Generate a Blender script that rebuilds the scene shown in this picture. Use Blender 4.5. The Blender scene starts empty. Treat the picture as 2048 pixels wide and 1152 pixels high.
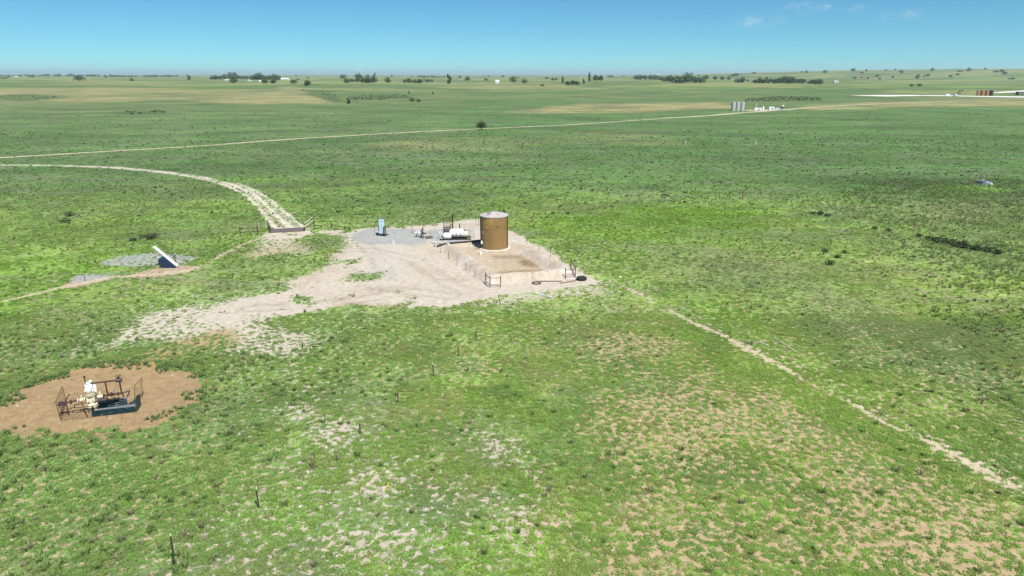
import bpy, math, random
import numpy as np
from mathutils import Vector, Matrix
random.seed(7); RNG = np.random.default_rng(11)
R = math.radians
S = bpy.context.scene
COL = S.collection

# ------------------------------------------------------------------ camera, sky, sun, exposure
CAM_H, PITCH, FPX = 22.0, 17.4, 2048*24/36
cd = bpy.data.cameras.new('camera'); cd.lens = 24; cd.sensor_width = 36; cd.clip_start = .5; cd.clip_end = 90000
cam = bpy.data.objects.new('camera', cd); COL.objects.link(cam)
cam.location = (0, 0, CAM_H); cam.rotation_euler = (R(90-PITCH), 0, 0); S.camera = cam

SUN_EL, SUN_AZ = 58.0, 148.0      # azimuth measured clockwise from +Y (view direction)
W = bpy.data.worlds.new('World'); S.world = W; W.use_nodes = True
nt = W.node_tree; nt.nodes.clear()
sky = nt.nodes.new('ShaderNodeTexSky'); sky.sky_type = 'NISHITA'; sky.sun_disc = False
sky.sun_elevation = R(SUN_EL); sky.sun_rotation = R(SUN_AZ); sky.altitude = 900
sky.air_density = .7; sky.dust_density = 0; sky.ozone_density = 10
bgn = nt.nodes.new('ShaderNodeBackground'); bgn.inputs['Strength'].default_value = .0675
out = nt.nodes.new('ShaderNodeOutputWorld')
nt.links.new(bgn.outputs[0], out.inputs[0])

def wn(t, **k):
    n = nt.nodes.new(t)
    for a, b in k.items(): setattr(n, a, b)
    return n
# a few thin wisps of cloud, as directions on the sky
tc = wn('ShaderNodeTexCoord')
nz = wn('ShaderNodeTexNoise'); nz.inputs['Scale'].default_value = 85; nz.inputs['Detail'].default_value = 6; nz.inputs['Roughness'].default_value = .62
mp = wn('ShaderNodeMapping'); mp.inputs['Scale'].default_value = (1, 1, 2.2)
nt.links.new(tc.outputs['Generated'], mp.inputs[0]); nt.links.new(mp.outputs[0], nz.inputs['Vector'])
def pix_dir(px, py):
    u, v = (px-1024)/FPX, (576-py)/FPX
    c, s = math.cos(R(PITCH)), math.sin(R(PITCH))
    return Vector((u, c + v*s, -s + v*c)).normalized()
acc = None
for px, py, rad, amp in ((1500, 43, .026, 1.0), (1556, 40, .025, .4), (1600, 15, .028, .7), (1652, 13, .018, .95), (1712, 17, .016, .7), (1818, 29, .02, .75), (1780, 32, .02, .35)):
    sub = wn('ShaderNodeVectorMath', operation='SUBTRACT'); nt.links.new(tc.outputs['Generated'], sub.inputs[0]); sub.inputs[1].default_value = pix_dir(px, py)
    mul = wn('ShaderNodeVectorMath', operation='MULTIPLY'); nt.links.new(sub.outputs[0], mul.inputs[0]); mul.inputs[1].default_value = (1, 1, 2.4)
    ln = wn('ShaderNodeVectorMath', operation='LENGTH'); nt.links.new(mul.outputs[0], ln.inputs[0])
    mr = wn('ShaderNodeMapRange'); nt.links.new(ln.outputs['Value'], mr.inputs[0])
    for i, v in ((1, 0), (2, rad), (3, amp), (4, 0)): mr.inputs[i].default_value = v
    if acc is None: acc = mr.outputs[0]
    else:
        a = wn('ShaderNodeMath', operation='MAXIMUM'); nt.links.new(acc, a.inputs[0]); nt.links.new(mr.outputs[0], a.inputs[1]); acc = a.outputs[0]
th = wn('ShaderNodeMapRange'); nt.links.new(nz.outputs[0], th.inputs[0])
for i, v in ((1, .42), (2, .85), (3, 0), (4, .7)): th.inputs[i].default_value = v
m2 = wn('ShaderNodeMath', operation='MULTIPLY'); nt.links.new(acc, m2.inputs[0]); nt.links.new(th.outputs[0], m2.inputs[1])
mx = wn('ShaderNodeMix', data_type='RGBA'); nt.links.new(m2.outputs[0], mx.inputs[0])
wb = wn('ShaderNodeVectorMath', operation='MULTIPLY'); wb.inputs[1].default_value = (.66, 1.06, .94); nt.links.new(sky.outputs[0], wb.inputs[0])   # the photograph's white balance
nt.links.new(wb.outputs[0], mx.inputs[6]); mx.inputs[7].default_value = (7.5, 7.9, 8.4, 1)
nt.links.new(mx.outputs[2], bgn.inputs['Color'])

sd = bpy.data.lights.new('sun', 'SUN'); sd.energy = 4.5; sd.angle = R(.5); sd.color = (1, .955, .88)
sun = bpy.data.objects.new('sun', sd); COL.objects.link(sun)
az, el = R(SUN_AZ), R(SUN_EL)
sdir = Vector((math.sin(az)*math.cos(el), math.cos(az)*math.cos(el), math.sin(el)))
sun.rotation_euler = sdir.to_track_quat('Z', 'Y').to_euler(); sun.location = (40, -40, 60)
S.view_settings.view_transform = 'Standard'; S.view_settings.look = 'None'
S.view_settings.exposure = .72; S.view_settings.gamma = 1; S.view_settings.use_curve_mapping = False
S.render.engine = 'CYCLES'
S.cycles.volume_bounces = 0; S.cycles.max_bounces = 6

# ------------------------------------------------------------------ numpy noise and ground tools
def _h(ix, iy, s):
    v = np.sin(ix*127.1 + iy*311.7 + s*74.7)*43758.5453
    return v - np.floor(v)
def vnoise(x, y, s=0):
    xi, yi = np.floor(x), np.floor(y); fx, fy = x-xi, y-yi
    fx = fx*fx*(3-2*fx); fy = fy*fy*(3-2*fy)
    a = _h(xi, yi, s); b = _h(xi+1, yi, s); c = _h(xi, yi+1, s); d = _h(xi+1, yi+1, s)
    return (a*(1-fx)+b*fx)*(1-fy) + (c*(1-fx)+d*fx)*fy
def fbm(x, y, wl, octv=4, s=0, g=.5):
    t = np.zeros_like(x, dtype=float); amp = 1; tot = 0; f = 1/wl
    for i in range(octv):
        t += amp*vnoise(x*f+13.7*i, y*f-7.3*i, s+i); tot += amp; amp *= g; f *= 2.03
    return t/tot
def sstep(a, b, x):
    t = np.clip((x-a)/(b-a), 0, 1); return t*t*(3-2*t)
def G(px, py):                                   # photo pixel -> flat ground point
    u, v = (px-1024)/FPX, (576-py)/FPX
    c, s = math.cos(R(PITCH)), math.sin(R(PITCH))
    dy, dz = c + v*s, -s + v*c
    t = CAM_H/-dz
    return (u*t, dy*t)
def GP(pts): return [G(*p) for p in pts]
def seg_d(x, y, a, b):
    ax, ay = a; bx, by = b; vx, vy = bx-ax, by-ay; L = vx*vx+vy*vy+1e-9
    t = np.clip(((x-ax)*vx+(y-ay)*vy)/L, 0, 1)
    return np.hypot(x-ax-t*vx, y-ay-t*vy)
def line_d(x, y, pts):
    d = np.full(x.shape, 1e9)
    P = np.array(pts); m = (x > P[:, 0].min()-25) & (x < P[:, 0].max()+25) & (y > P[:, 1].min()-25) & (y < P[:, 1].max()+25)
    xs, ys = x[m], y[m]; dd = np.full(xs.shape, 1e9)
    for a, b in zip(pts[:-1], pts[1:]): dd = np.minimum(dd, seg_d(xs, ys, a, b))
    d[m] = dd; return d
def poly_sd(x, y, pts, mar=25):                  # signed distance, negative inside
    d = np.full(x.shape, 1e9); P = np.array(pts)
    m = (x > P[:, 0].min()-mar) & (x < P[:, 0].max()+mar) & (y > P[:, 1].min()-mar) & (y < P[:, 1].max()+mar)
    xs, ys = x[m], y[m]
    if xs.size == 0: return d
    dd = np.full(xs.shape, 1e9); ins = np.zeros(xs.shape, bool)
    n = len(pts)
    for i in range(n):
        a, b = pts[i], pts[(i+1) % n]; dd = np.minimum(dd, seg_d(xs, ys, a, b))
        cr = ((a[1] > ys) != (b[1] > ys))
        with np.errstate(divide='ignore', invalid='ignore'):
            xx = (b[0]-a[0])*(ys-a[1])/((b[1]-a[1]) or 1e-9)+a[0]
        ins ^= cr & (xs < xx)
    d[m] = np.where(ins, -dd, dd); return d

# the containment: crest line of the earth berm (ground metres)
BERM = GP([(893, 493), (1020, 483), (1136, 551), (985, 563)])
BHT = .85
def berm_profile(x, y):
    sdv = poly_sd(x, y, BERM, 6)
    w = .18*(vnoise(x*.9, y*.9, 3)-.5)
    d = np.abs(sdv+w)
    return BHT*(1-.62*sstep(82, 89, y))*(1-sstep(.2, 1.3, d))*(.88+.24*vnoise(x*.5, y*.5, 9)), sdv
def height(x, y):
    x = np.asarray(x, float); y = np.asarray(y, float)
    d = np.hypot(x, y)
    z = sstep(230, 1300, d)*(fbm(x, y, 420, 3, 21)-.5)*15.0
    z += sstep(1500, 5000, d)*(fbm(x, y, 2300, 3, 31)-.5)*22
    z += sstep(2300, 5200, y)*sstep(650, 3300, x)*56*(.82+.36*fbm(x, y, 1500, 3, 5))*(1-sstep(7000, 12000, y))
    z -= 6*sstep(6000, 9000, d)
    z += (1-sstep(150, 260, d))*(fbm(x, y, 9, 3, 77)-.5)*.16
    b, sdv = berm_profile(x, y)
    z += b
    return z
def H(x, y): return float(height(np.array([x]), np.array([y]))[0])
def GZ(px, py):
    x, y = G(px, py); return Vector((x, y, H(x, y)))
def PD(px, dist):                                # azimuth of a pixel column + ground distance
    depth = dist*math.cos(R(PITCH))+CAM_H*math.sin(R(PITCH))
    x = (px-1024)/FPX*depth; return Vector((x, dist, H(x, dist)))

# --- named places on the ground
PAD = GP([(522, 466), (545, 455), (608, 452), (640, 459), (705, 459), (760, 453), (860, 447), (955, 438), (1030, 466), (1100, 508), (1150, 537), (1203, 563), (1190, 571), (1100, 579), (1010, 590), (930, 603), (860, 612), (780, 617), (700, 612), (645, 624), (590, 636), (520, 648), (486, 632), (440, 612), (442, 597), (500, 588), (560, 580), (620, 570), (665, 556), (690, 535), (650, 520), (640, 508), (690, 490), (700, 476), (640, 468), (604, 476), (560, 484), (524, 478)])
SPECK = [(GP([(230, 636), (330, 606), (440, 590), (520, 650), (470, 690), (400, 705), (330, 700), (190, 694)]), .57),
         (GP([(375, 604), (470, 588), (600, 572), (680, 560), (700, 605), (600, 640), (520, 655), (450, 662), (390, 640)]), .73),
         (GP([(500, 470), (610, 468), (650, 500), (640, 530), (560, 520), (500, 530), (440, 545), (470, 510)]), .52),
         (GP([(560, 560), (690, 535), (700, 600), (560, 600)]), .78),
         (GP([(690, 470), (860, 490), (870, 520), (720, 560), (640, 540)]), .74),
         (GP([(420, 640), (600, 640), (640, 740), (650, 850), (560, 850), (520, 720), (440, 700)]), .62),
         (GP([(680, 925), (790, 930), (800, 1010), (690, 1020)]), .56),
         (GP([(600, 850), (700, 840), (770, 930), (640, 940)]), .57),
         (GP([(440, 1040), (760, 1010), (850, 1060), (840, 1152), (480, 1152), (400, 1110)]), .53),
         (GP([(960, 860), (1040, 880), (1040, 920), (990, 910)]), .54),
         (GP([(1050, 925), (1090, 930), (1160, 1040), (1120, 1050)]), .74),
         (GP([(850, 960), (920, 960), (930, 1010), (860, 1000)]), .52),
         (GP([(960, 990), (1110, 1000), (1120, 1100), (990, 1090)]), .54),
         (GP([(1160, 640), (1450, 690), (1420, 800), (1150, 760)]), .47),
         (GP([(900, 680), (1100, 640), (1060, 720), (900, 900), (820, 900)]), .37),
         (GP([(1150, 760), (1560, 760), (2048, 1020), (2200, 1152), (1150, 1250)]), .45),
         (GP([(1560, 960), (1960, 980), (2120, 1180), (1500, 1220)]), .49),
         (GP([(1000, 586), (1230, 560), (1240, 600), (1080, 606), (960, 612)]), .54),
         (GP([(1040, 470), (1080, 490), (1230, 560), (1200, 566), (1100, 510)]), .58)]
OVAL = GP([(-90, 850), (-80, 825), (10, 808), (60, 772), (140, 748), (205, 727), (300, 728), (365, 742), (407, 772), (388, 802), (330, 842), (250, 857), (120, 869), (0, 868)])
OVALT = GP([(200, 727), (250, 712), (330, 690), (440, 670), (450, 690), (380, 712), (300, 730)])
GRAV = [GP([(704, 468), (745, 457), (812, 457), (850, 461), (850, 484), (822, 490), (735, 490), (706, 480)]), GP([(856, 462), (900, 456), (948, 458), (940, 472), (905, 490), (862, 480)]),
        GP([(185, 526), (230, 512), (310, 504), (402, 513), (382, 527), (310, 532), (250, 534), (205, 531)]), GP([(128, 562), (170, 548), (225, 548), (200, 560)])]
LTAN = [GP([(104, 579), (165, 553), (240, 551), (175, 576)]), GP([(225, 556), (270, 545), (330, 529), (415, 531), (375, 547), (300, 557)]), GP([(120, 645), (180, 640), (185, 648), (140, 651)])]
WHITEPATCH = GP([(737, 490), (800, 488), (802, 560), (760, 570), (740, 540)])
TRACK = GP([(-160, 328), (0, 330), (120, 331), (230, 335), (330, 345), (400, 355), (460, 370), (500, 390), (525, 412), (545, 436), (560, 452), (575, 457)])
TRACK2 = GP([(470, 368), (505, 383), (535, 402), (560, 426), (585, 446), (596, 455)])
PATHR = GP([(1236, 566), (1310, 605), (1390, 648), (1440, 668), (1490, 695), (1560, 732), (1620, 765), (1700, 805), (1780, 852), (1850, 880), (1930, 926), (2048, 985), (2150, 1040)])
PATHR2 = GP([(1560, 712), (1640, 752), (1720, 800), (1800, 846), (1900, 900), (2048, 970)])
PATHL = GP([(-120, 628), (0, 604), (120, 576), (230, 553), (300, 549), (385, 540), (440, 512), (480, 491), (515, 478)])
RUTS = [GP([(575, 458), (600, 480), (660, 525), (760, 575), (900, 592)]), GP([(640, 500), (740, 500), (830, 520), (900, 570), (960, 588)]), GP([(720, 480), (760, 520), (780, 590), (640, 610), (500, 618)])]
FENCEL = GP([(-200, 540), (0, 515), (200, 500), (300, 488), (480, 470), (516, 468)])
DAMP = [GP([(1040, 522), (1090, 520), (1112, 532), (1070, 537), (1042, 531)]), GP([(985, 512), (1060, 511), (1066, 518), (990, 518)]), GP([(1000, 545), (1100, 537), (1110, 541), (1010, 551)])]
FARTAN = [(GP([(-300, 185), (60, 176), (330, 178), (600, 182), (660, 206), (520, 210), (330, 200), (150, 206), (-300, 205)]), 1.0), (GP([(1000, 226), (1180, 208), (1450, 204), (1460, 218), (1200, 228)]), 1.0),
          (GP([(1600, 212), (1800, 203), (2100, 200), (2100, 212), (1800, 216), (1620, 222)]), .9), (GP([(820, 280), (1000, 272), (1010, 295), (850, 298)]), .5), (GP([(1140, 262), (1330, 262), (1300, 285), (1150, 280)]), .5),
          (GP([(1760, 395), (2100, 380), (2100, 440), (1850, 450), (1760, 420)]), .5), (GP([(560, 176), (660, 180), (640, 196), (560, 194)]), .8), (GP([(380, 190), (660, 190), (650, 208), (480, 208)]), 1.0)]
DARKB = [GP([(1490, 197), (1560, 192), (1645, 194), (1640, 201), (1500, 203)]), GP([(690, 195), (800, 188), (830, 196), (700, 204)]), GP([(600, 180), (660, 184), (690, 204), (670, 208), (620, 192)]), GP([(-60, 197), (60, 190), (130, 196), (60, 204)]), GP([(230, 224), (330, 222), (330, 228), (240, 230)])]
LUSH = [GP([(1020, 470), (1080, 440), (1300, 405), (1540, 420), (1560, 480), (1300, 510), (1240, 560), (1120, 510)]), GP([(-200, 530), (0, 520), (300, 488), (520, 472), (460, 520), (300, 565), (0, 660), (-200, 700)]), GP([(1240, 560), (1420, 600), (1560, 700), (1700, 790), (1500, 690)]), GP([(1850, 375), (1990, 372), (2000, 384), (1860, 386)])]
SAGE = [GP([(-300, 215), (500, 215), (900, 235), (1000, 300), (600, 330), (-300, 310)]), GP([(0, 345), (340, 350), (430, 390), (300, 430), (0, 440)]), GP([(1290, 490), (1450, 470), (1700, 560), (2100, 640), (2100, 960), (1800, 800), (1600, 640), (1400, 600)]), GP([(1500, 390), (2100, 400), (2100, 560), (1800, 500)]), GP([(680, 295), (1050, 290), (1100, 330), (700, 340)])]
WETGRASS = [GP([(470, 520), (570, 505), (640, 535), (600, 555), (480, 575), (380, 590)]), GP([(600, 478), (690, 474), (690, 490), (620, 500)]), GP([(655, 522), (722, 516), (720, 526), (660, 530)]), GP([(703, 548), (770, 545), (772, 558), (705, 562)]), GP([(585, 592), (625, 594), (620, 606), (588, 604)])]

def col(a, b, t): return a*(1-t[:, None]) + b*t[:, None]
C = lambda *v: np.array(v, float)
def fields(x, y):
    """coverage of bare soil, soil colour and grass colour at ground points"""
    n = x.size; d = np.hypot(x, y)
    wob = lambda wl, a, s: (fbm(x, y, wl, 3, s)-.5)*2*a
    cov = .345 - .15*sstep(80, 135, d) + .18*(fbm(x, y, 14, 3, 41)-.5)
    cov = np.where(d > 240, .12, cov)
    pale = C(.64, .575, .485); tan = C(.50, .40, .245); brown = C(.415, .29, .145); grav = C(.43, .435, .425)
    soil = np.tile(tan, (n, 1)); soil = col(soil, C(.55, .45, .31), fbm(x, y, 6, 3, 51))
    near = d < 330
    lump = fbm(x, y, 5.5, 3, 60) if True else 0
    w1 = wob(5, 1.6, 61); w2 = wob(1.6, .5, 62)
    for pts, c in SPECK:
        s = poly_sd(x, y, pts)+w1*1.5+w2; m = 1-sstep(-3.2, 3.0, s) if c < .55 else 1-sstep(-2.2, 1.6, s)
        cov = np.maximum(cov, (c+.03)*m*(.70+.58*lump)+.1*(1-m))
    s = poly_sd(x, y, PAD); m = 1-sstep(np.where(x < -10, -1.8, -.5), .9, s+w1*.55+w2); cov = np.maximum(cov, (.93-.55*sstep(.60, .72, fbm(x, y, 1.5, 2, 64))*sstep(-6, -12, x)*sstep(-9, -1, s))*m)
    pm = 1-sstep(-1, 9, s); soil = col(soil, pale*1.0, pm)
    pk = fbm(x, y, 3.2, 3, 63); soil = col(soil, C(.55, .46, .36), pm*sstep(.55, .75, pk)*.6)
    s = poly_sd(x, y, SPECK[5][0]); soil = col(soil, pale, (1-sstep(0, 5, s))*.8)
    s = poly_sd(x, y, SPECK[0][0]); soil = col(soil, pale, (1-sstep(0, 5, s)))
    for i in (6, 7, 8, 9, 10, 12): s = poly_sd(x, y, SPECK[i][0]); soil = col(soil, pale*.95, (1-sstep(0, 4, s))*.7)
    for i in (15, 16, 13): s = poly_sd(x, y, SPECK[i][0]); soil = col(soil, C(.53, .41, .245), (1-sstep(0, 4, s))*.85)
    for pts in WETGRASS:
        s = poly_sd(x, y, pts)+w2+w1*.5; wg = sstep(-1.7, 1.1, s+w2); cov = cov*wg+.30*(1-wg)
    s = poly_sd(x, y, OVAL)-.45+w2*2.1+w1*.4; m = 1-sstep(-1.1, .45, s); cov = np.maximum(cov, m); soil = col(soil, brown*(.86+.3*fbm(x, y, 1.4, 4, 66, .65))[:, None]*C(1.0, 1.03, 1.14), 1-sstep(0, 3, s))
    s = poly_sd(x, y, OVALT)+w2+w1*.4; cov = np.maximum(cov, .52*(1-sstep(-1, 1, s))); soil = col(soil, brown*1.1, (1-sstep(0, 2, s))*.8)
    for pts in LTAN:
        s = poly_sd(x, y, pts)+w1*.5+w2*.7; cov = np.maximum(cov, .85*(1-sstep(-.8, .5, s))); soil = col(soil, C(.50, .39, .29), 1-sstep(0, 2, s))
    for k, pts in enumerate(GRAV):
        s = poly_sd(x, y, pts)+w1*(.15 if k < 2 else .6)+w2*.5; cov = np.maximum(cov, (.97 if k < 2 else .62)*(1-sstep(-.7, .3, s))); soil = col(soil, grav*(.92+.2*pk)[:, None], (1-sstep(-.3, .5, s)))
    s = poly_sd(x, y, WHITEPATCH)+w2; soil = col(soil, C(.62, .58, .51), (1-sstep(-.4, 1.2, s))*.8)
    brk = fbm(x, y, 3.0, 3, 71)
    for pts, wd, c in ((PATHR, .10, .72), (PATHR2, .14, .54), (PATHL, .08, .68), (FENCEL, .5, .38)):
        s = line_d(x, y, pts)+w2*.35+(brk-.5)*.7; cov = np.maximum(cov, c*(1-sstep(wd, wd+.45, s))); soil = col(soil, C(.64, .55, .40), (1-sstep(wd, wd+1, s))*.85)
    for pts in (TRACK, TRACK2):
        s = line_d(x, y, pts)+w2*.3; e = np.abs(s-.8)
        cov = np.maximum(cov, .84*(1-sstep(.10, .5, e+(brk-.5)*.6))); cov = np.maximum(cov, .50*(1-sstep(.5, 1.9, s+w1*.7)))
        soil = col(soil, C(.72, .67, .55), 1-sstep(2, 4, s))
    for pts in RUTS:
        e = np.abs(line_d(x, y, pts)+w2*.12-.9); soil = soil*(1-.16*(1-sstep(.15, .5, e))*sstep(.3, .55, brk))[:, None]
    # berm and the floor inside it
    b, sdv = berm_profile(x, y)
    cov = np.maximum(cov, np.where(sdv < 2.0, .98, 0)); m = 1-sstep(1.0, 2.2, sdv)
    soil = col(soil, C(.60, .50, .40), m*.8)
    ins = 1-sstep(-1.8, -1.2, sdv+w2*.4); soil = col(soil, C(.55, .45, .335)*(.88+.3*pk)[:, None], ins)
    face = m*(1-ins); soil = col(soil, C(.70, .655, .61), face*sstep(.45, .7, fbm(x, y, 2.5, 3, 81))*.7)
    for k, pts in enumerate(DAMP):
        s = poly_sd(x, y, pts)+w2*.8; soil = col(soil, (C(.27, .19, .10), C(.36, .29, .19), C(.33, .24, .14))[k], (1-sstep(-.4, .7, s))*.85*ins)
    # grass colour
    g = np.tile(C(.132, .178, .052), (n, 1))
    big = fbm(x, y, 24, 4, 91); sm = fbm(x, y, 4.5, 3, 92)
    g = col(g, C(.160, .205, .055), sstep(.45, .7, big)*.8); g = col(g, C(.110, .152, .058), sstep(.5, .75, sm)*.65)
    g = col(g, C(.19, .19, .075), sstep(.58, .78, fbm(x, y, 2.2, 2, 93))*.6)
    midz = sstep(82, 165, y+wob(45, 34, 94)); g = col(g, C(.052, .090, .040), midz*.92)
    lf = sstep(-4, -26, x+ (y-40)*.1)*(1-sstep(55, 75, y)); g = col(g, C(.118, .162, .062), lf*.7)
    wl = wob(22, 6, 95)
    for pts in SAGE:
        s = poly_sd(x, y, pts, 60)+wl; m = (1-sstep(-8, 8, s)); g = col(g, C(.100, .118, .068), m*(.12+.45*sstep(.40, .62, fbm(x, y, 11, 4, 96))))
    for pts in LUSH:
        s = poly_sd(x, y, pts)+wl*.5; g = col(g, C(.100, .162, .028), (1-sstep(-5, 4, s))*.85)
    for pts in WETGRASS:
        s = poly_sd(x, y, pts)+w2; g = col(g, C(.10, .135, .05), (1-sstep(-1, 1, s))*.8)
    far = sstep(300, 700, d); 
    fy = y*.35                                                        # streaks across the view lie along the contour
    st = fbm(x*.8, y, 85, 5, 97, .6); g = col(g, C(.108, .108, .064), far*sstep(.38, .62, st)*.75)
    g = col(g, C(.060, .095, .045), far*sstep(.58, .72, fbm(x*.8, y, 75, 5, 98, .6))*.7)
    g = col(g, C(.185, .16, .09), sstep(450, 1300, d)*sstep(.43, .58, fbm(x*.8, y, 170, 5, 99, .6))*.9); g = col(g, C(.13, .175, .05), sstep(600, 1500, d)*sstep(.55, .66, fbm(x*.7, y, 190, 5, 102, .6))*.6)
    for pts, a in FARTAN:
        s = poly_sd(x, y, pts, 80)+wob(45, 16, 100)+wl; g = col(g, C(.215, .165, .105), (1-sstep(-8, 8, s))*a*(.42+.58*sstep(.36, .6, fbm(x*.8, y, 60, 5, 101, .65)))); g = col(g, C(.115, .10, .08), (1-sstep(-8, 8, s))*a*sstep(.56, .68, fbm(x*.8, y, 48, 5, 103, .65))*.7)
    for pts in DARKB:  # dark shrub bands; the gullies' shadow is put into this colour too
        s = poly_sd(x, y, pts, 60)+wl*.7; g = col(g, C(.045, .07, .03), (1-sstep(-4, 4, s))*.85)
    return np.clip(cov, 0, 1), soil*.67, np.clip(g*C(1.25, 1.53, 1.12), 0, 1)

# ------------------------------------------------------------------ mesh builder and tags
class MB:
    def __init__(s): s.v, s.f = [], []
    def add(s, vs, fs):
        b = len(s.v); s.v += [tuple(v) for v in vs]; s.f += [tuple(i+b for i in f) for f in fs]; return s
    def box(s, c, sz, rz=0, M=None):
        hx, hy, hz = sz[0]/2, sz[1]/2, sz[2]/2
        M = M or Matrix.Rotation(rz, 3, 'Z'); c = Vector(c)
        vs = [c + M @ Vector((x, y, z)) for z in (-hz, hz) for x, y in ((-hx, -hy), (hx, -hy), (hx, hy), (-hx, hy))]
        return s.add(vs, [(3, 2, 1, 0), (4, 5, 6, 7), (0, 1, 5, 4), (1, 2, 6, 5), (2, 3, 7, 6), (3, 0, 4, 7)])
    def bar(s, a, b, w, h=None, up=(0, 0, 1)):
        a, b = Vector(a), Vector(b); d = (b-a); L = d.length; d.normalize(); u = Vector(up)
        if abs(d.dot(u)) > .98: u = Vector((0, 1, 0))
        x = d.cross(u).normalized(); z = x.cross(d)
        M = Matrix((x, d, z)).transposed()
        return s.box((a+b)/2, (w, L, h or w), M=M)
    def cyl(s, a, b, r0, r1=None, n=10, cap=True):
        a, b = Vector(a), Vector(b); r1 = r0 if r1 is None else r1
        d = (b-a).normalized(); u = Vector((0, 0, 1)) if abs(d.z) < .9 else Vector((1, 0, 0))
        x = d.cross(u).normalized(); y = d.cross(x)
        ring = lambda c, r: [c + x*math.cos(2*math.pi*i/n)*r + y*math.sin(2*math.pi*i/n)*r for i in range(n)]
        fs = [(i, (i+1) % n, n+(i+1) % n, n+i) for i in range(n)]
        if cap: fs += [tuple(range(n-1, -1, -1)), tuple(range(n, 2*n))]
        return s.add(ring(a, r0)+ring(b, r1), fs)
    def tube(s, pts, r, n=8):
        for a, b in zip(pts[:-1], pts[1:]): s.cyl(a, b, r, n=n)
        return s
    def lathe(s, prof, n=24, c=(0, 0, 0), M=None):          # prof: (r, z)
        c = Vector(c); M = M or Matrix.Identity(3); vs = []; fs = []
        for r, z in prof: vs += [c + M @ Vector((max(r, .001)*math.cos(2*math.pi*i/n), max(r, .001)*math.sin(2*math.pi*i/n), z)) for i in range(n)]
        for k in range(len(prof)-1):
            fs += [(k*n+i, k*n+(i+1) % n, (k+1)*n+(i+1) % n, (k+1)*n+i) for i in range(n)]
        return s.add(vs, fs)
    def torus(s, c, R0, r, n=28, m=10, M=None, squash=1):
        c = Vector(c); M = M or Matrix.Identity(3); vs = []; fs = []
        for i in range(n):
            a = 2*math.pi*i/n
            for j in range(m):
                b = 2*math.pi*j/m; q = R0+r*math.cos(b)
                vs.append(c + M @ Vector((q*math.cos(a), q*math.sin(a), r*squash*math.sin(b))))
        for i in range(n):
            for j in range(m): fs.append((i*m+j, ((i+1) % n)*m+j, ((i+1) % n)*m+(j+1) % m, i*m+(j+1) % m))
        return s.add(vs, fs)
    def build(s, name, mat, parent=None, smooth=False, loc=None, rz=0):
        me = bpy.data.meshes.new(name); me.from_pydata(s.v, [], s.f); me.update()
        if smooth:
            me.polygons.foreach_set('use_smooth', [True]*len(me.polygons)); me.set_sharp_from_angle(angle=R(40))
        me.materials.append(mat)
        o = bpy.data.objects.new(name, me); COL.objects.link(o)
        if parent: o.parent = parent
        if loc is not None: o.location = loc
        if rz: o.rotation_euler[2] = rz
        return o
def tag(o, label, cat, group=None):
    o['label'] = label; o['category'] = cat
    if group: o['group'] = group
    return o
def thing(name, label, cat, loc, rz=0, group=None):
    o = bpy.data.objects.new(name, None); COL.objects.link(o); o.empty_display_size = .3
    o.location = loc; o.rotation_euler[2] = rz
    return tag(o, label, cat, group)
def dup(root, loc, rz=0, label=None, sc=None, group=None):
    def cp(o, par):
        c = o.copy(); COL.objects.link(c); c.parent = par
        for ch in o.children: cp(ch, c)
        return c
    r = cp(root, None); r.location = loc; r.rotation_euler[2] = rz
    if sc: r.scale = sc if hasattr(sc, '__len__') else (sc,)*3
    if label: r['label'] = label
    if group: r['group'] = group
    return r

# ------------------------------------------------------------------ materials
def pm(name, c1, c2, scale=6, rough=.7, metal=0, bump=.15, detail=5, lo=.35, hi=.68, spec=.3, c3=None, s3=1.5, t3=(.58, .7)):
    m = bpy.data.materials.new(name); m.use_nodes = True; t = m.node_tree; b = t.nodes['Principled BSDF']
    co = t.nodes.new('ShaderNodeTexCoord'); nz = t.nodes.new('ShaderNodeTexNoise')
    nz.inputs['Scale'].default_value = scale; nz.inputs['Detail'].default_value = detail; nz.inputs['Roughness'].default_value = .65
    t.links.new(co.outputs['Object'], nz.inputs['Vector'])
    r = t.nodes.new('ShaderNodeValToRGB'); r.color_ramp.elements[0].position = lo; r.color_ramp.elements[1].position = hi
    r.color_ramp.elements[0].color = (*c1, 1); r.color_ramp.elements[1].color = (*c2, 1)
    t.links.new(nz.outputs[0], r.inputs[0]); o = r.outputs[0]
    if c3:
        n3 = t.nodes.new('ShaderNodeTexNoise'); n3.inputs['Scale'].default_value = s3; n3.inputs['Detail'].default_value = 4
        t.links.new(co.outputs['Object'], n3.inputs['Vector'])
        q = t.nodes.new('ShaderNodeMapRange'); q.inputs[1].default_value, q.inputs[2].default_value = t3
        t.links.new(n3.outputs[0], q.inputs[0])
        x = t.nodes.new('ShaderNodeMix'); x.data_type = 'RGBA'; t.links.new(q.outputs[0], x.inputs[0]); t.links.new(o, x.inputs[6]); x.inputs[7].default_value = (*c3, 1); o = x.outputs[2]
    t.links.new(o, b.inputs['Base Color'])
    b.inputs['Roughness'].default_value = rough; b.inputs['Metallic'].default_value = metal
    b.inputs['Specular IOR Level'].default_value = spec
    if bump:
        bp = t.nodes.new('ShaderNodeBump'); bp.inputs['Strength'].default_value = bump; bp.inputs['Distance'].default_value = .05
        t.links.new(nz.outputs[0], bp.inputs['Height']); t.links.new(bp.outputs[0], b.inputs['Normal'])
    return m
M = {}
M['rust'] = pm('rusty_pipe', (.055, .03, .026), (.11, .055, .04), 9, .8, .2, .2)
M['darksteel'] = pm('dark_steel', (.03, .028, .032), (.075, .06, .06), 8, .55, .5, .1)
M['purple'] = pm('oxide_pipe', (.06, .042, .055), (.12, .085, .10), 8, .6, .2, .1)
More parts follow.
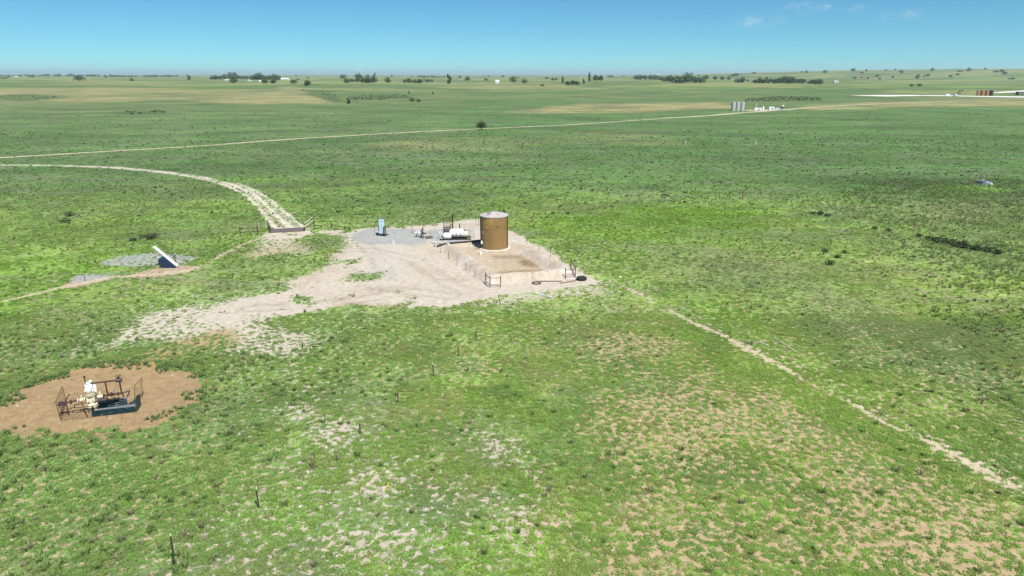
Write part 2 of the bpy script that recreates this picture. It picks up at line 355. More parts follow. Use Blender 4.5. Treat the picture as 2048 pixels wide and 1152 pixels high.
M['white'] = pm('white_paint', (.70, .71, .71), (.82, .83, .83), 5, .4, 0, .05, c3=(.55, .52, .48), s3=2, t3=(.6, .75))
M['cream'] = pm('cream_paint', (.58, .51, .36), (.72, .66, .5), 9, .5, 0, .1, c3=(.33, .24, .14), s3=6, t3=(.56, .7))
M['teal'] = pm('teal_sheet', (.014, .040, .052), (.03, .075, .088), 5, .45, .35, .1, c3=(.16, .2, .2), s3=3, t3=(.58, .75))
M['blue'] = pm('pale_blue_paint', (.44, .58, .66), (.56, .68, .74), 4, .45, 0, .05)
M['navy'] = pm('navy_sheet', (.012, .028, .065), (.025, .05, .10), 5, .25, .1, .03)
M['rubber'] = pm('rubber', (.018, .018, .019), (.04, .04, .04), 12, .8, 0, .2)
M['rubberdust'] = pm('dusty_rubber', (.07, .065, .06), (.16, .145, .125), 8, .9, 0, .2)
M['wood'] = pm('weathered_wood', (.12, .085, .055), (.24, .17, .11), 10, .85, 0, .3)
M['postgreen'] = pm('green_post', (.03, .045, .032), (.06, .07, .05), 9, .7, .3, .1)
M['whitepost'] = pm('white_tip', (.68, .68, .64), (.8, .8, .76), 9, .6, 0, .05)
M['yellow'] = pm('yellow_plastic', (.72, .60, .02), (.85, .74, .05), 6, .45, 0, .02)
M['galv'] = pm('galvanised', (.36, .37, .38), (.52, .53, .54), 8, .4, .6, .08)
M['grey'] = pm('grey_paint', (.40, .41, .40), (.50, .51, .50), 4, .5, 0, .05, c3=(.34, .33, .30), s3=1, t3=(.5, .7))
M['orange'] = pm('orange_paint', (.25, .15, .055), (.35, .22, .085), 3, .6, 0, .05)
M['concrete'] = pm('concrete', (.42, .39, .34), (.58, .54, .48), 4, .9, 0, .3)
M['tarp'] = pm('tarp', (.25, .29, .36), (.36, .40, .47), 3, .6, 0, .2)
M['bark'] = pm('bark', (.05, .038, .028), (.10, .08, .06), 12, .95, 0, .4)
M['roofmetal'] = pm('tank_roof', (.42, .39, .37), (.56, .53, .50), 3, .5, .25, .05, c3=(.35, .30, .28), s3=1.6, t3=(.55, .75))
M['barnred'] = pm('barn_rust', (.20, .09, .055), (.28, .13, .08), 2, .8)
M['glass'] = pm('dark_window', (.03, .04, .05), (.06, .07, .08), 2, .15)

def tank_mat():
    m = pm('tank_shell', (.235, .148, .058), (.28, .182, .076), 1.2, .5, .15, .03, 6)
    t = m.node_tree; b = t.nodes['Principled BSDF']; prev = b.inputs['Base Color'].links[0].from_socket
    co = t.nodes.new('ShaderNodeTexCoord')
    def blend(mask, c):
        nonlocal prev
        x = t.nodes.new('ShaderNodeMix'); x.data_type = 'RGBA'; t.links.new(mask, x.inputs[0]); t.links.new(prev, x.inputs[6]); x.inputs[7].default_value = (*c, 1); prev = x.outputs[2]
    # faded vertical streaks
    mpn = t.nodes.new('ShaderNodeMapping'); mpn.inputs['Scale'].default_value = (3, 3, .22); t.links.new(co.outputs['Object'], mpn.inputs[0])
    s = t.nodes.new('ShaderNodeTexNoise'); s.inputs['Scale'].default_value = 1.2; s.inputs['Detail'].default_value = 5; t.links.new(mpn.outputs[0], s.inputs['Vector'])
    q = t.nodes.new('ShaderNodeMapRange'); t.links.new(s.outputs[0], q.inputs[0]); q.inputs[1].default_value = .5; q.inputs[2].default_value = .8; q.inputs[4].default_value = .35
    blend(q.outputs[0], (.335, .245, .095))
    # peeled patches
    def spot(c, r, colr, a, thr=(.45, .6), sc=4):
        nonlocal prev
        sub = t.nodes.new('ShaderNodeVectorMath'); sub.operation = 'DISTANCE'; t.links.new(co.outputs['Object'], sub.inputs[0]); sub.inputs[1].default_value = c
        q1 = t.nodes.new('ShaderNodeMapRange'); t.links.new(sub.outputs['Value'], q1.inputs[0])
        q1.inputs[1].default_value = r*.4; q1.inputs[2].default_value = r; q1.inputs[3].default_value = 1; q1.inputs[4].default_value = 0
        nn = t.nodes.new('ShaderNodeTexNoise'); nn.inputs['Scale'].default_value = sc; nn.inputs['Detail'].default_value = 4; t.links.new(co.outputs['Object'], nn.inputs['Vector'])
        q2 = t.nodes.new('ShaderNodeMapRange'); t.links.new(nn.outputs[0], q2.inputs[0]); q2.inputs[1].default_value, q2.inputs[2].default_value = thr
        mm = t.nodes.new('ShaderNodeMath'); mm.operation = 'MULTIPLY'; t.links.new(q1.outputs[0], mm.inputs[0]); t.links.new(q2.outputs[0], mm.inputs[1])
        m3 = t.nodes.new('ShaderNodeMath'); m3.operation = 'MULTIPLY'; t.links.new(mm.outputs[0], m3.inputs[0]); m3.inputs[1].default_value = a
        blend(m3.outputs[0], colr)
    spot((-1.15, -1.42, 3.55), .95, (.50, .33, .09), .85, (.45, .62), 5.5)
    spot((-.2, -1.8, 4.1), .8, (.42, .27, .09), .8, (.42, .52), 3)
    spot((-1.5, -1.05, 2.3), .55, (.34, .33, .27), .9, (.3, .45), 2)
    spot((-1.35, -1.2, .9), .9, (.25, .22, .13), .8, (.4, .55), 2)
    t.links.new(prev, b.inputs['Base Color'])
    return m
M['tank'] = tank_mat()

def attr(t, name, typ='GEOMETRY'):
    a = t.nodes.new('ShaderNodeAttribute'); a.attribute_name = name; a.attribute_type = typ; return a
NS, ND, NR = 2.5, 4.0, .6          # the shared "bare gap" noise, used by the soil and by the grass scatter
def ground_mat():
    m = bpy.data.materials.new('prairie_ground'); m.use_nodes = True; t = m.node_tree; b = t.nodes['Principled BSDF']
    N = t.nodes.new; L = t.links.new
    geo = N('ShaderNodeNewGeometry'); gc = attr(t, 'gcol'); sc = attr(t, 'scol'); cv = attr(t, 'cov')
    def noise(s, d=4, r=.6, vec=None):
        n = N('ShaderNodeTexNoise'); n.noise_dimensions = '2D'; n.inputs['Scale'].default_value = s; n.inputs['Detail'].default_value = d; n.inputs['Roughness'].default_value = r
        L(vec or geo.outputs['Position'], n.inputs['Vector']); return n.outputs[0]
    def mr(s, a, b_, c=0, d=1):
        q = N('ShaderNodeMapRange'); L(s, q.inputs[0]) if not isinstance(s, float) else None
        for i, v in ((1, a), (2, b_), (3, c), (4, d)): q.inputs[i].default_value = v
        return q.outputs[0]
    def mul(a, b_):
        q = N('ShaderNodeMath'); q.operation = 'MULTIPLY'; L(a, q.inputs[0])
        if isinstance(b_, float): q.inputs[1].default_value = b_
        else: L(b_, q.inputs[1])
        return q.outputs[0]
    def scl(c, f):
        q = N('ShaderNodeVectorMath'); q.operation = 'SCALE'; L(c, q.inputs[0]); L(f, q.inputs['Scale']); return q.outputs[0]
    def mix(f, a, b_):
        q = N('ShaderNodeMix'); q.data_type = 'RGBA'; L(f, q.inputs[0])
        for s, k in ((a, 6), (b_, 7)):
            if isinstance(s, tuple): q.inputs[k].default_value = (*s, 1)
            else: L(s, q.inputs[k])
        return q.outputs[2]
    n0 = noise(NS, ND, NR)
    thr = mr(cv.outputs['Fac'], 0, 1, .80, .20)
    df = N('ShaderNodeMath'); df.operation = 'SUBTRACT'; L(n0, df.inputs[0]); L(thr, df.inputs[1])
    bare = mr(df.outputs[0], -.05, .04)
    # vegetation: clumps light and dark
    f1 = noise(1.1, 5, .7); f2 = noise(.33, 4, .65); f3 = noise(7.5, 3, .6)
    veg = scl(gc.outputs['Color'], mr(f1, .3, .7, .74, 1.3)); veg = scl(veg, mr(f2, .3, .7, .78, 1.22)); veg = scl(veg, mr(f3, .3, .7, .75, 1.25))
    veg = mix(mul(mr(noise(.75, 4, .7), .55, .66), .4), veg, (.06, .095, .042))
    veg = mix(mul(mr(noise(.9, 4, .7), .585, .68), .35), veg, (.22, .225, .13))
    mp = N('ShaderNodeMapping'); mp.inputs['Scale'].default_value = (.45, 1, 1); L(geo.outputs['Position'], mp.inputs[0]); sv = mp.outputs[0]
    veg = mix(mul(mr(noise(.13, 9, .68, sv), .46, .64), .62), veg, (.118, .132, .090))
    veg = scl(veg, mr(noise(.045, 10, .72, sv), .32, .68, .72, 1.28))
    veg = mix(mul(mr(noise(.021, 10, .7, sv), .54, .68), .5), veg, (.062, .095, .05))
    soil = scl(sc.outputs['Color'], mr(noise(1.7, 6, .65), .3, .7, .82, 1.14)); soil = scl(soil, mr(noise(14, 3, .6), .3, .7, .86, 1.12))
    c = mix(bare, veg, soil)
    L(c, b.inputs['Base Color']); b.inputs['Roughness'].default_value = .95; b.inputs['Specular IOR Level'].default_value = .1
    bp = N('ShaderNodeBump'); bp.inputs['Strength'].default_value = .55; bp.inputs['Distance'].default_value = .12
    L(mul(f1, mr(bare, 0, 1, 1, .25)), bp.inputs['Height'])
    b2 = N('ShaderNodeBump'); b2.inputs['Strength'].default_value = .5; b2.inputs['Distance'].default_value = .03; L(f3, b2.inputs['Height']); L(bp.outputs[0], b2.inputs['Normal'])
    L(b2.outputs[0], b.inputs['Normal'])
    return m
def tuft_mat():
    m = bpy.data.materials.new('grass_blades'); m.use_nodes = True; t = m.node_tree; b = t.nodes['Principled BSDF']
    a = attr(t, 'gcol', 'INSTANCER'); oi = t.nodes.new('ShaderNodeObjectInfo')
    q = t.nodes.new('ShaderNodeMapRange'); q.inputs[3].default_value = .88; q.inputs[4].default_value = 1.24; t.links.new(oi.outputs['Random'], q.inputs[0])
    s = t.nodes.new('ShaderNodeVectorMath'); s.operation = 'SCALE'; t.links.new(a.outputs['Color'], s.inputs[0]); t.links.new(q.outputs[0], s.inputs['Scale'])
    t.links.new(s.outputs[0], b.inputs['Base Color']); b.inputs['Roughness'].default_value = .75; b.inputs['Specular IOR Level'].default_value = .15
    ge = t.nodes.new('ShaderNodeNewGeometry'); ad = t.nodes.new('ShaderNodeVectorMath'); ad.operation = 'ADD'; t.links.new(ge.outputs['Normal'], ad.inputs[0]); ad.inputs[1].default_value = (0, 0, 2.2)
    no = t.nodes.new('ShaderNodeVectorMath'); no.operation = 'NORMALIZE'; t.links.new(ad.outputs[0], no.inputs[0]); t.links.new(no.outputs[0], b.inputs['Normal'])
    tr = t.nodes.new('ShaderNodeBsdfTranslucent'); t.links.new(s.outputs[0], tr.inputs[0]); mxs = t.nodes.new('ShaderNodeMixShader'); mxs.inputs[0].default_value = .36
    t.links.new(b.outputs[0], mxs.inputs[1]); t.links.new(tr.outputs[0], mxs.inputs[2]); t.links.new(mxs.outputs[0], t.nodes['Material Output'].inputs[0])
    return m
def leaf_mat(name, c1, c2):
    m = pm(name, c1, c2, 1.1, .75, 0, 0, 3, .35, .65, .15); return m

# ------------------------------------------------------------------ ground sheet
def axis(fine0, fine1, step, lim0, lim1, g):
    a = list(np.arange(fine0, fine1+1e-6, step)); s = step; x = a[-1]
    while x < lim1: s *= g; x += s; a.append(x)
    s = step; x = a[0]; pre = []
    while x > lim0: s *= g; x -= s; pre.append(x)
    return np.array(pre[::-1]+a)
def build_ground():
    xs = axis(-112, 112, .5, -34000, 34000, 1.045); ys = axis(18, 200, .5, -900, 42000, 1.017)
    X, Y = np.meshgrid(xs, ys); x, y = X.ravel(), Y.ravel(); z = height(x, y)
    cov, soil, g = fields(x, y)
    nx, ny = len(xs), len(ys); n = nx*ny
    me = bpy.data.meshes.new('ground'); me.vertices.add(n)
    me.vertices.foreach_set('co', np.stack([x, y, z], 1).astype(np.float32).ravel())
    i = (np.arange(ny-1)[:, None]*nx + np.arange(nx-1)[None, :]).ravel()
    q = np.stack([i, i+1, i+1+nx, i+nx], 1).astype(np.int32)
    me.loops.add(q.size); me.loops.foreach_set('vertex_index', q.ravel())
    me.polygons.add(len(q)); me.polygons.foreach_set('loop_start', np.arange(0, q.size, 4, dtype=np.int32))
    me.polygons.foreach_set('use_smooth', np.ones(len(q), bool))
    me.update(calc_edges=True); me.validate()
    for nm, c in (('gcol', g), ('scol', soil)):
        a = me.attributes.new(nm, 'FLOAT_COLOR', 'POINT'); a.data.foreach_set('color', np.concatenate([c, np.ones((n, 1))], 1).astype(np.float32).ravel())
    a = me.attributes.new('cov', 'FLOAT', 'POINT'); a.data.foreach_set('value', cov.astype(np.float32))
    me.materials.append(ground_mat())
    o = bpy.data.objects.new('ground', me); COL.objects.link(o); o['kind'] = 'structure'
    return o
ground = build_ground()

# ------------------------------------------------------------------ grass (uncountable): points + instanced tufts
PROTO = bpy.data.collections.new('grass_sources')
def tuft_mesh(name, nb, rad, ln, wd, lean, mat):
    mb = MB()
    for k in range(nb):
        a = random.uniform(0, 6.283); r = rad*math.sqrt(random.random()); bx, by = math.cos(a)*r, math.sin(a)*r
        a2 = a+random.uniform(-.9, .9); le = random.uniform(*lean); l = ln*random.uniform(.55, 1.15); w = wd*random.uniform(.7, 1.3)
        dx, dy = math.cos(a2), math.sin(a2); px_, py_ = -dy*w/2, dx*w/2
        h1 = l*.55*math.cos(le*.6); o1 = l*.55*math.sin(le*.6); h2 = h1+l*.45*math.cos(le*1.35); o2 = o1+l*.45*math.sin(le*1.35)
        mb.add([(bx-px_, by-py_, -.01), (bx+px_, by+py_, -.01), (bx+dx*o1+px_*.9, by+dy*o1+py_*.9, h1), (bx+dx*o1-px_*.9, by+dy*o1-py_*.9, h1), (bx+dx*o2, by+dy*o2, max(h2, .01))], [(0, 1, 2, 3), (3, 2, 4)])
    me = bpy.data.meshes.new(name); me.from_pydata(mb.v, [], mb.f); me.materials.append(mat); me.update()
    o = bpy.data.objects.new(name, me); PROTO.objects.link(o); return o
TM = tuft_mat()
def scatter(name, x, y, scl, cutoff, protos, colr, cov, offs=0.0):
    z = height(x, y); n = x.size
    me = bpy.data.meshes.new(name); me.vertices.add(n); me.vertices.foreach_set('co', np.stack([x, y, z], 1).astype(np.float32).ravel())
    a = me.attributes.new('gcol', 'FLOAT_COLOR', 'POINT'); a.data.foreach_set('color', np.concatenate([colr, np.ones((n, 1))], 1).astype(np.float32).ravel())
    for nm, v in (('scl', scl), ('cov', cov), ('rot', RNG.uniform(0, 6.283, n))):
        a = me.attributes.new(nm, 'FLOAT', 'POINT'); a.data.foreach_set('value', v.astype(np.float32))
    a = me.attributes.new('kind_i', 'INT', 'POINT'); a.data.foreach_set('value', RNG.integers(0, len(protos), n).astype(np.int32))
    me.materials.append(TM)
    o = bpy.data.objects.new(name, me); COL.objects.link(o); o['kind'] = 'stuff'
    g = bpy.data.node_groups.new(name, 'GeometryNodeTree')
    g.interface.new_socket('Geometry', in_out='INPUT', socket_type='NodeSocketGeometry'); g.interface.new_socket('Geometry', in_out='OUTPUT', socket_type='NodeSocketGeometry')
    N = g.nodes.new; L = g.links.new
    gi, go = N('NodeGroupInput'), N('NodeGroupOutput')
    def na(nm, typ):
        q = N('GeometryNodeInputNamedAttribute'); q.data_type = typ; q.inputs['Name'].default_value = nm; return q.outputs['Attribute']
    # same gap noise as the soil
    pos = N('GeometryNodeInputPosition'); nz = N('ShaderNodeTexNoise'); nz.noise_dimensions = '2D'
    nz.inputs['Scale'].default_value = NS; nz.inputs['Detail'].default_value = ND; nz.inputs['Roughness'].default_value = NR; L(pos.outputs[0], nz.inputs['Vector'])
    thr = N('ShaderNodeMapRange'); L(na('cov', 'FLOAT'), thr.inputs[0])
    for i, v in ((1, 0), (2, 1), (3, .80+offs), (4, .20+offs)): thr.inputs[i].default_value = v
    jt = N('ShaderNodeMath'); jt.operation = 'MULTIPLY_ADD'; L(na('rot', 'FLOAT'), jt.inputs[0]); jt.inputs[1].default_value = .026; L(thr.outputs[0], jt.inputs[2])
    j2 = N('ShaderNodeMath'); j2.operation = 'SUBTRACT'; L(jt.outputs[0], j2.inputs[0]); j2.inputs[1].default_value = .085
    cmp_ = N('FunctionNodeCompare'); cmp_.data_type = 'FLOAT'; cmp_.operation = 'GREATER_THAN'; L(nz.outputs[0], cmp_.inputs[0]); L(j2.outputs[0], cmp_.inputs[1])
    de = N('GeometryNodeDeleteGeometry'); de.domain = 'POINT'; L(gi.outputs[0], de.inputs[0]); L(cmp_.outputs[0], de.inputs[1])
    m2p = N('GeometryNodeMeshToPoints'); L(de.outputs[0], m2p.inputs[0])
    gti = N('GeometryNodeGeometryToInstance')
    for p in protos[::-1]:
        oi = N('GeometryNodeObjectInfo'); oi.inputs['Object'].default_value = p; oi.inputs['As Instance'].default_value = True; L(oi.outputs['Geometry'], gti.inputs[0])
    iop = N('GeometryNodeInstanceOnPoints'); L(m2p.outputs[0], iop.inputs['Points']); L(gti.outputs[0], iop.inputs['Instance'])
    iop.inputs['Pick Instance'].default_value = True; L(na('kind_i', 'INT'), iop.inputs['Instance Index'])
    cb = N('ShaderNodeCombineXYZ'); L(na('rot', 'FLOAT'), cb.inputs[2]); L(cb.outputs[0], iop.inputs['Rotation']); L(na('scl', 'FLOAT'), iop.inputs['Scale'])
    L(iop.outputs[0], go.inputs[0])
    md = o.modifiers.new('scatter', 'NODES'); md.node_group = g
    return o
short = [tuft_mesh('short_tuft', 13, .10, .13, .036, (1.05, 1.52), TM) for k in range(4)]
bunch = [tuft_mesh('bunch_tuft', 22, .08, .34, .03, (.15, 1.0), TM) for k in range(3)]
shrubp = [tuft_mesh('sage_clump', 60, .30, .42, .09, (.1, 1.2), TM) for k in range(3)]
def wedge(n, y0, y1, k=.86, pad=8):
    y = np.sqrt(RNG.uniform(y0*y0, y1*y1, n)); x = RNG.uniform(-1, 1, n)*(k*y+pad); return x, y
def make_grass():
    for nm, cnt, y0, y1, s0, s1 in (('short_grass', 150000, 21, 62, .8, 1.35), ('short_grass', 135000, 62, 150, 1.1, 1.9), ('prairie_grass', 70000, 105, 330, 1.3, 2.8)):
        x, y = wedge(cnt, y0, y1); cov, soil, g = fields(x, y)
        keep = (cov < .9) & (RNG.random(cnt) < (.4+.7*sstep(.34, .58, fbm(x, y, 3.4, 3, 119)))* (1-sstep(150, 330, y))*(sstep(100, 150, y) if y0 > 100 else 1-.97*sstep(95, 150, y)))
        x, y, cov, g = x[keep], y[keep], cov[keep], g[keep]
        f = .7+.6*fbm(x, y, 2.4, 3, 120); j = RNG.uniform(s0, s1, x.size)
        g = g*(.82+.36*fbm(x, y, 1.3, 2, 121))[:, None]*RNG.uniform(.9, 1.12, (x.size, 1))
        dry = (RNG.random(x.size) < (.05+.10*sstep(.5, .65, fbm(x, y, 7, 3, 122)))*(1-.7*sstep(85, 130, y))); g[dry] = C(.24, .215, .11)*RNG.uniform(.8, 1.15, (dry.sum(), 1))
        scatter(nm, x, y, f*j, 0, short, g, cov)
    # taller bunch grass, denser on the left flank and right of the path
    x, y = wedge(60000, 21, 150); cov, soil, g = fields(x, y)
    right = sstep(2, 12, (x-34)+(62-y)*.34)
    pr = .10+.75*sstep(-8, -22, x)*(1-sstep(48, 66, y)) + .55*right
    pr *= .35+1.1*sstep(.4, .62, fbm(x, y, 6, 3, 131))
    keep = (RNG.random(x.size) < pr) & (cov < .6)
    x, y, cov, g = x[keep], y[keep], cov[keep], g[keep]
    g = col(g, C(.15, .20, .09), np.full(x.size, .4))*RNG.uniform(.75, 1.25, (x.size, 1))
    pl = RNG.random(x.size) < .16; g[pl] = C(.22, .225, .13)*RNG.uniform(.8, 1.1, (pl.sum(), 1))
    scatter('bunch_grass', x, y, RNG.uniform(.7, 1.5, x.size), 0, bunch, g, cov)
    # weeds that ring the bare oval
    t = RNG.random(1500); P = np.array(OVAL+[OVAL[0]]); i = (t*len(OVAL)).astype(int); f = t*len(OVAL)-i
    p = P[i]*(1-f[:, None])+P[i+1]*f[:, None]; p += RNG.normal(0, .7, p.shape); x, y = p[:, 0], p[:, 1]
    s = poly_sd(x, y, OVAL); k = (s > -1.1) & (fbm(x, y, 1.5, 2, 140) > .58); x, y = x[k], y[k]; cov, soil, g = fields(x, y)
    scatter('border_weeds', x, y, RNG.uniform(.5, 1.05, x.size), 0, bunch, C(.13, .20, .075)*RNG.uniform(.7, 1.25, (x.size, 1)), cov*0)
    # sage and yucca clumps out on the range
    x, y = wedge(13000, 105, 480); cov, soil, g = fields(x, y)
    sg = sstep(.42, .62, fbm(x, y, 26, 4, 151)); keep = (RNG.random(x.size) < (.10+.6*sg)*(1-.75*sstep(180, 480, y))) & (cov < .4)
    keep &= (np.minimum(poly_sd(x, y, LUSH[0]), poly_sd(x, y, LUSH[1])) > -1)
    x, y, cov = x[keep], y[keep], cov[keep]
    c = C(.115, .172, .095)*RNG.uniform(.7, 1.35, (x.size, 1)); pl = RNG.random(x.size) < .25; c[pl] = C(.17, .18, .12)*RNG.uniform(.8, 1.2, (pl.sum(), 1))
    scatter('sage_brush', x, y, RNG.uniform(.35, 1.05, x.size), 0, shrubp, c, cov*0)
def make_brush():
    xs, ys = [], []
    for pts, n in zip(DARKB, (300, 170, 150, 70, 25)):
        P = np.array(pts); x = RNG.uniform(P[:, 0].min(), P[:, 0].max(), n); y = RNG.uniform(P[:, 1].min(), P[:, 1].max(), n); k = poly_sd(x, y, pts)+(fbm(x, y, 20, 2, 160)-.5)*16 < 0; xs.append(x[k]); ys.append(y[k])
    x, y = np.concatenate(xs), np.concatenate(ys)
    scatter('gully_brush', x, y, RNG.uniform(1.0, 2.8, x.size), 0, shrubp, C(.105, .145, .085)*RNG.uniform(.6, 1.3, (x.size, 1)), x*0)
make_grass()
make_brush()
def clod(name):
    mb = MB().lathe([(.001, -.3), (.8, -.1), (1, .25), (.55, .75), (.001, .85)], 6); mb.v = [(x*random.uniform(.7, 1.25), y*random.uniform(.6, 1.2), z*.8) for x, y, z in mb.v]
    me = bpy.data.meshes.new(name); me.from_pydata(mb.v, [], mb.f); me.materials.append(TM); me.update(); o = bpy.data.objects.new(name, me); PROTO.objects.link(o); return o
def make_clods():
    clods = [clod('soil_clod') for k in range(3)]; xs, ys = [], []
    for pts, n in ((PAD, 5200), (OVAL, 1500)):
        P = np.array(pts); x = RNG.uniform(P[:, 0].min(), P[:, 0].max(), n); y = RNG.uniform(P[:, 1].min(), P[:, 1].max(), n); k = poly_sd(x, y, pts) < -.2; xs.append(x[k]); ys.append(y[k])
    x, y = np.concatenate(xs), np.concatenate(ys); cov, soil, g = fields(x, y)
    scatter('soil_clods', x, y, .02+.06*RNG.random(x.size)**3, 0, clods, soil*RNG.uniform(.75, 1.15, (x.size, 1)), cov*0)
make_clods()

# ------------------------------------------------------------------ far road, pads
def strip(name, pts, w, mat, lift, jit=.25, step=6):
    P = [Vector((a, b, 0)) for a, b in pts]; out_ = []
    for a, b in zip(P[:-1], P[1:]):
        n = max(1, int((b-a).length/step))
        for i in range(n): out_.append(a.lerp(b, i/n))
    out_.append(P[-1]); vs = []; fs = []
    for i, p in enumerate(out_):
        d = (out_[min(i+1, len(out_)-1)]-out_[max(i-1, 0)]).normalized(); nrm = Vector((-d.y, d.x, 0))
        l, r = (w/2*(1+random.uniform(-jit, jit)) for _ in '12')
        for q in (p+nrm*l, p, p-nrm*r): vs.append((q.x, q.y, H(q.x, q.y)+lift))
    for i in range(len(out_)-1):
        for k in (0, 1): fs.append((3*i+k, 3*i+k+1, 3*i+k+4, 3*i+k+3))
    mb = MB(); mb.add(vs, fs); o = mb.build(name, mat); o['kind'] = 'structure'; return o
M['roadsoil'] = pm('road_soil', (.34, .32, .22), (.46, .43, .31), .25, .95, 0, 0, spec=.1)
M['caliche'] = pm('caliche', (.56, .54, .52), (.66, .64, .62), .05, .95, 0, 0, spec=.1)
strip('dirt_road', GP([(-260, 328), (0, 316), (150, 307), (300, 298), (420, 291), (520, 283), (640, 275), (760, 268), (880, 261.5), (950, 258.5), (1140, 250), (1240, 243), (1330, 237)]), 2.7, M['roadsoil'], .06)
strip('dirt_road', GP([(1330, 237), (1420, 232), (1480, 227), (1570, 221), (1680, 213), (1800, 206), (1960, 200), (2140, 196)]), 5, M['roadsoil'], .12, .4, 12)
strip('caliche_pad', GP([(1735, 190), (1830, 188.2), (1930, 190.5), (2060, 193.5), (2140, 195)]), 46, M['caliche'], .2, .18, 25)
strip('caliche_road', GP([(1990, 184.5), (2040, 183), (2140, 181)]), 16, M['caliche'], .3, .2, 25)
strip('gravel_pad', GP([(1490, 222.5), (1530, 222), (1575, 221)]), 11, M['roadsoil'], .16, .2, 6)

# ------------------------------------------------------------------ storage tank in the containment
tx, ty = -2.35, 88.2; TR, THT = 1.83, 4.40
tk = thing('storage_tank', 'tan brown steel storage tank with grey cone roof standing inside the earth berm', 'tank', (tx, ty, H(tx, ty)))
prof = [(TR, .0)]
for z in (1.45, 2.92): prof += [(TR, z-.03), (TR+.022, z-.02), (TR+.022, z+.02), (TR, z+.03)]
prof += [(TR, THT)]
MB().lathe(prof, 48).build('shell', M['tank'], tk, True)
roof = MB().lathe([(TR+.05, THT-.06), (TR+.05, THT+.03), (TR*.5, THT+.27), (.02, THT+.48)], 48).build('roof', M['roofmetal'], tk, True)
for k in range(10):
    a = 2*math.pi*(k+.35)/10; c_, s_ = math.cos(a), math.sin(a)
    MB().bar((c_*.2, s_*.2, THT+.455), (c_*(TR+.03), s_*(TR+.03), THT+.05), .05, .05).build('roof_seam', M['roofmetal'], roof)
MB().cyl((0, 0, THT+.43), (0, 0, THT+.62), .13, n=14).build('roof_vent', M['galv'], roof, True)
MB().cyl((-.6, -.75, THT+.2), (-.6, -.75, THT+.42), .24, n=16).build('thief_hatch', M['galv'], roof, True)
MB().lathe([(TR+.06, -.1), (TR+.34, -.08), (TR+.34, .05), (TR+.0, .10)], 48).build('base_ring', M['concrete'], tk, True)
MB().tube([(-1.72, -.82, .35), (-1.78, -.86, 4.2), (-1.45, -.7, 4.45)], .06).build('overflow_pipe', M['darksteel'], tk, True)
MB().tube([(1.74, -.72, .1), (1.76, -.74, 4.3)], .045).build('gauge_pipe', M['rust'], tk, True)
MB().cyl((-1.78, -.9, .5), (-2.35, -1.1, .5), .07).cyl((-2.1, -1.0, .35), (-2.1, -1.0, .68), .10).build('load_valve', M['darksteel'], tk, True)
MB().box((-1.62, -.98, .95), (.22, .14, .42), R(30)).build('valve_box', M['white'], tk)
MB().box((.55, -1.80, 3.4), (.5, .04, .32), R(16)).build('placard', M['tank'], tk)

# ------------------------------------------------------------------ fence bits
def tpost(px, py, h, lean=(0, 0), tip=True, mat='postgreen', label='', group=None, w=.075, name='fence_post'):
    p = GZ(px, py); t = thing(name, label, 'post', p, random.uniform(0, 3), group)
    top = Vector((lean[0], lean[1], h)); a = Vector((0, 0, -.12))
    mb = MB().bar(a, top, w, .016).bar(a+Vector((0, .018, 0)), top+Vector((0, .018, 0)), .016, w*.9)
    mb.build('shaft', M[mat], t)
    if tip: MB().bar(top, top*1.10, w+.006, .03).build('tip', M['whitepost'], t)
    return t
OLD = 'old fence posts across the grass'
for px, py, h, ln, tip, lab in ((348, 1112, 1.15, (.02, 0), True, 'dark steel fence post with pale tip beside a short leaning post'), (354, 1134, .75, (.16, .0), False, 'short dark post leaning sharply beside the pale tipped post'),
        (519, 1016, 1.2, (-.12, 0), True, 'thin dark fence post with pale tip leaning among open grass'), (627, 938, .95, (0, .05), False, 'brown weathered stake pair standing by a bare patch'),
        (721, 868, .75, (.0, 0), False, None), (796, 806, .8, (.03, 0), False, None), (867, 752, 1.0, (-.03, 0), True, None),
        (917, 712, .85, (.02, 0), False, None), (952, 680, .85, (0, 0), False, None), (1001, 607, .9, (-.22, 0), False, 'thin post leaning left at the pad edge near the corner brace')):
    if px == 627:
        t = thing('wooden_stake', lab, 'stake', GZ(px, py))
        for dx in (-.06, .05): MB().bar((dx, 0, -.1), (dx*1.6, .03, h), .06, .05).build('stake', M['wood'], t)
        continue
    tpost(px, py, h, ln, tip, label=lab or 'plain dark steel post in the old fence row across open grass', group=None if lab else OLD)
BP = 'thin posts along the berm'
for px, py in ((881, 506), (897.6, 519), (914, 530), (932, 542), (950, 555)):
    tpost(px, py, 1.0, (random.uniform(-.05, .05), 0), False, 'rust', 'thin rusty post along the left foot of the earth berm', BP, .045)
for px, py in ((1054, 489), (1078, 505), (1101, 521), (1124, 537)):
    tpost(px, py, .95, (random.uniform(-.05, .05), 0), False, 'rust', 'thin rusty post along the right foot of the earth berm', 'thin posts on the right of the berm', .045)
tpost(1066, 562, 1.0, (0, 0), False, 'galv', 'thin grey post standing behind the thin dusty tyre', None, .04)
for px, py, h in ((750, 463, 1.1), (808, 457, 1.05), (813, 458, 1.15), (825, 466, 1.55), (952, 449, 1.0), (957, 451, 1.1)):
    tpost(px, py, h, (0, 0), False, 'rust', 'dark thin post behind the equipment pads', 'posts behind the equipment', .055)
for px, py in ((786, 492), (789, 496)): tpost(px, py, 1.0, (0, 0), False, 'whitepost', 'pale thin post in front of the grey gravel pad', 'pale posts by the gravel pad', .045)
tpost(170, 562, .65, (-.1, 0), False, 'rust', 'short dark stub post on the bare tan patch', None, .07)
tpost(281, 480, .9, (0, 0), False, 'postgreen', 'dark post standing alone behind the tilted white panel', None, .1)
tpost(605, 697, .6, (.03, 0), False, 'postgreen', 'short dark post in speckled bare grass', None, .07)
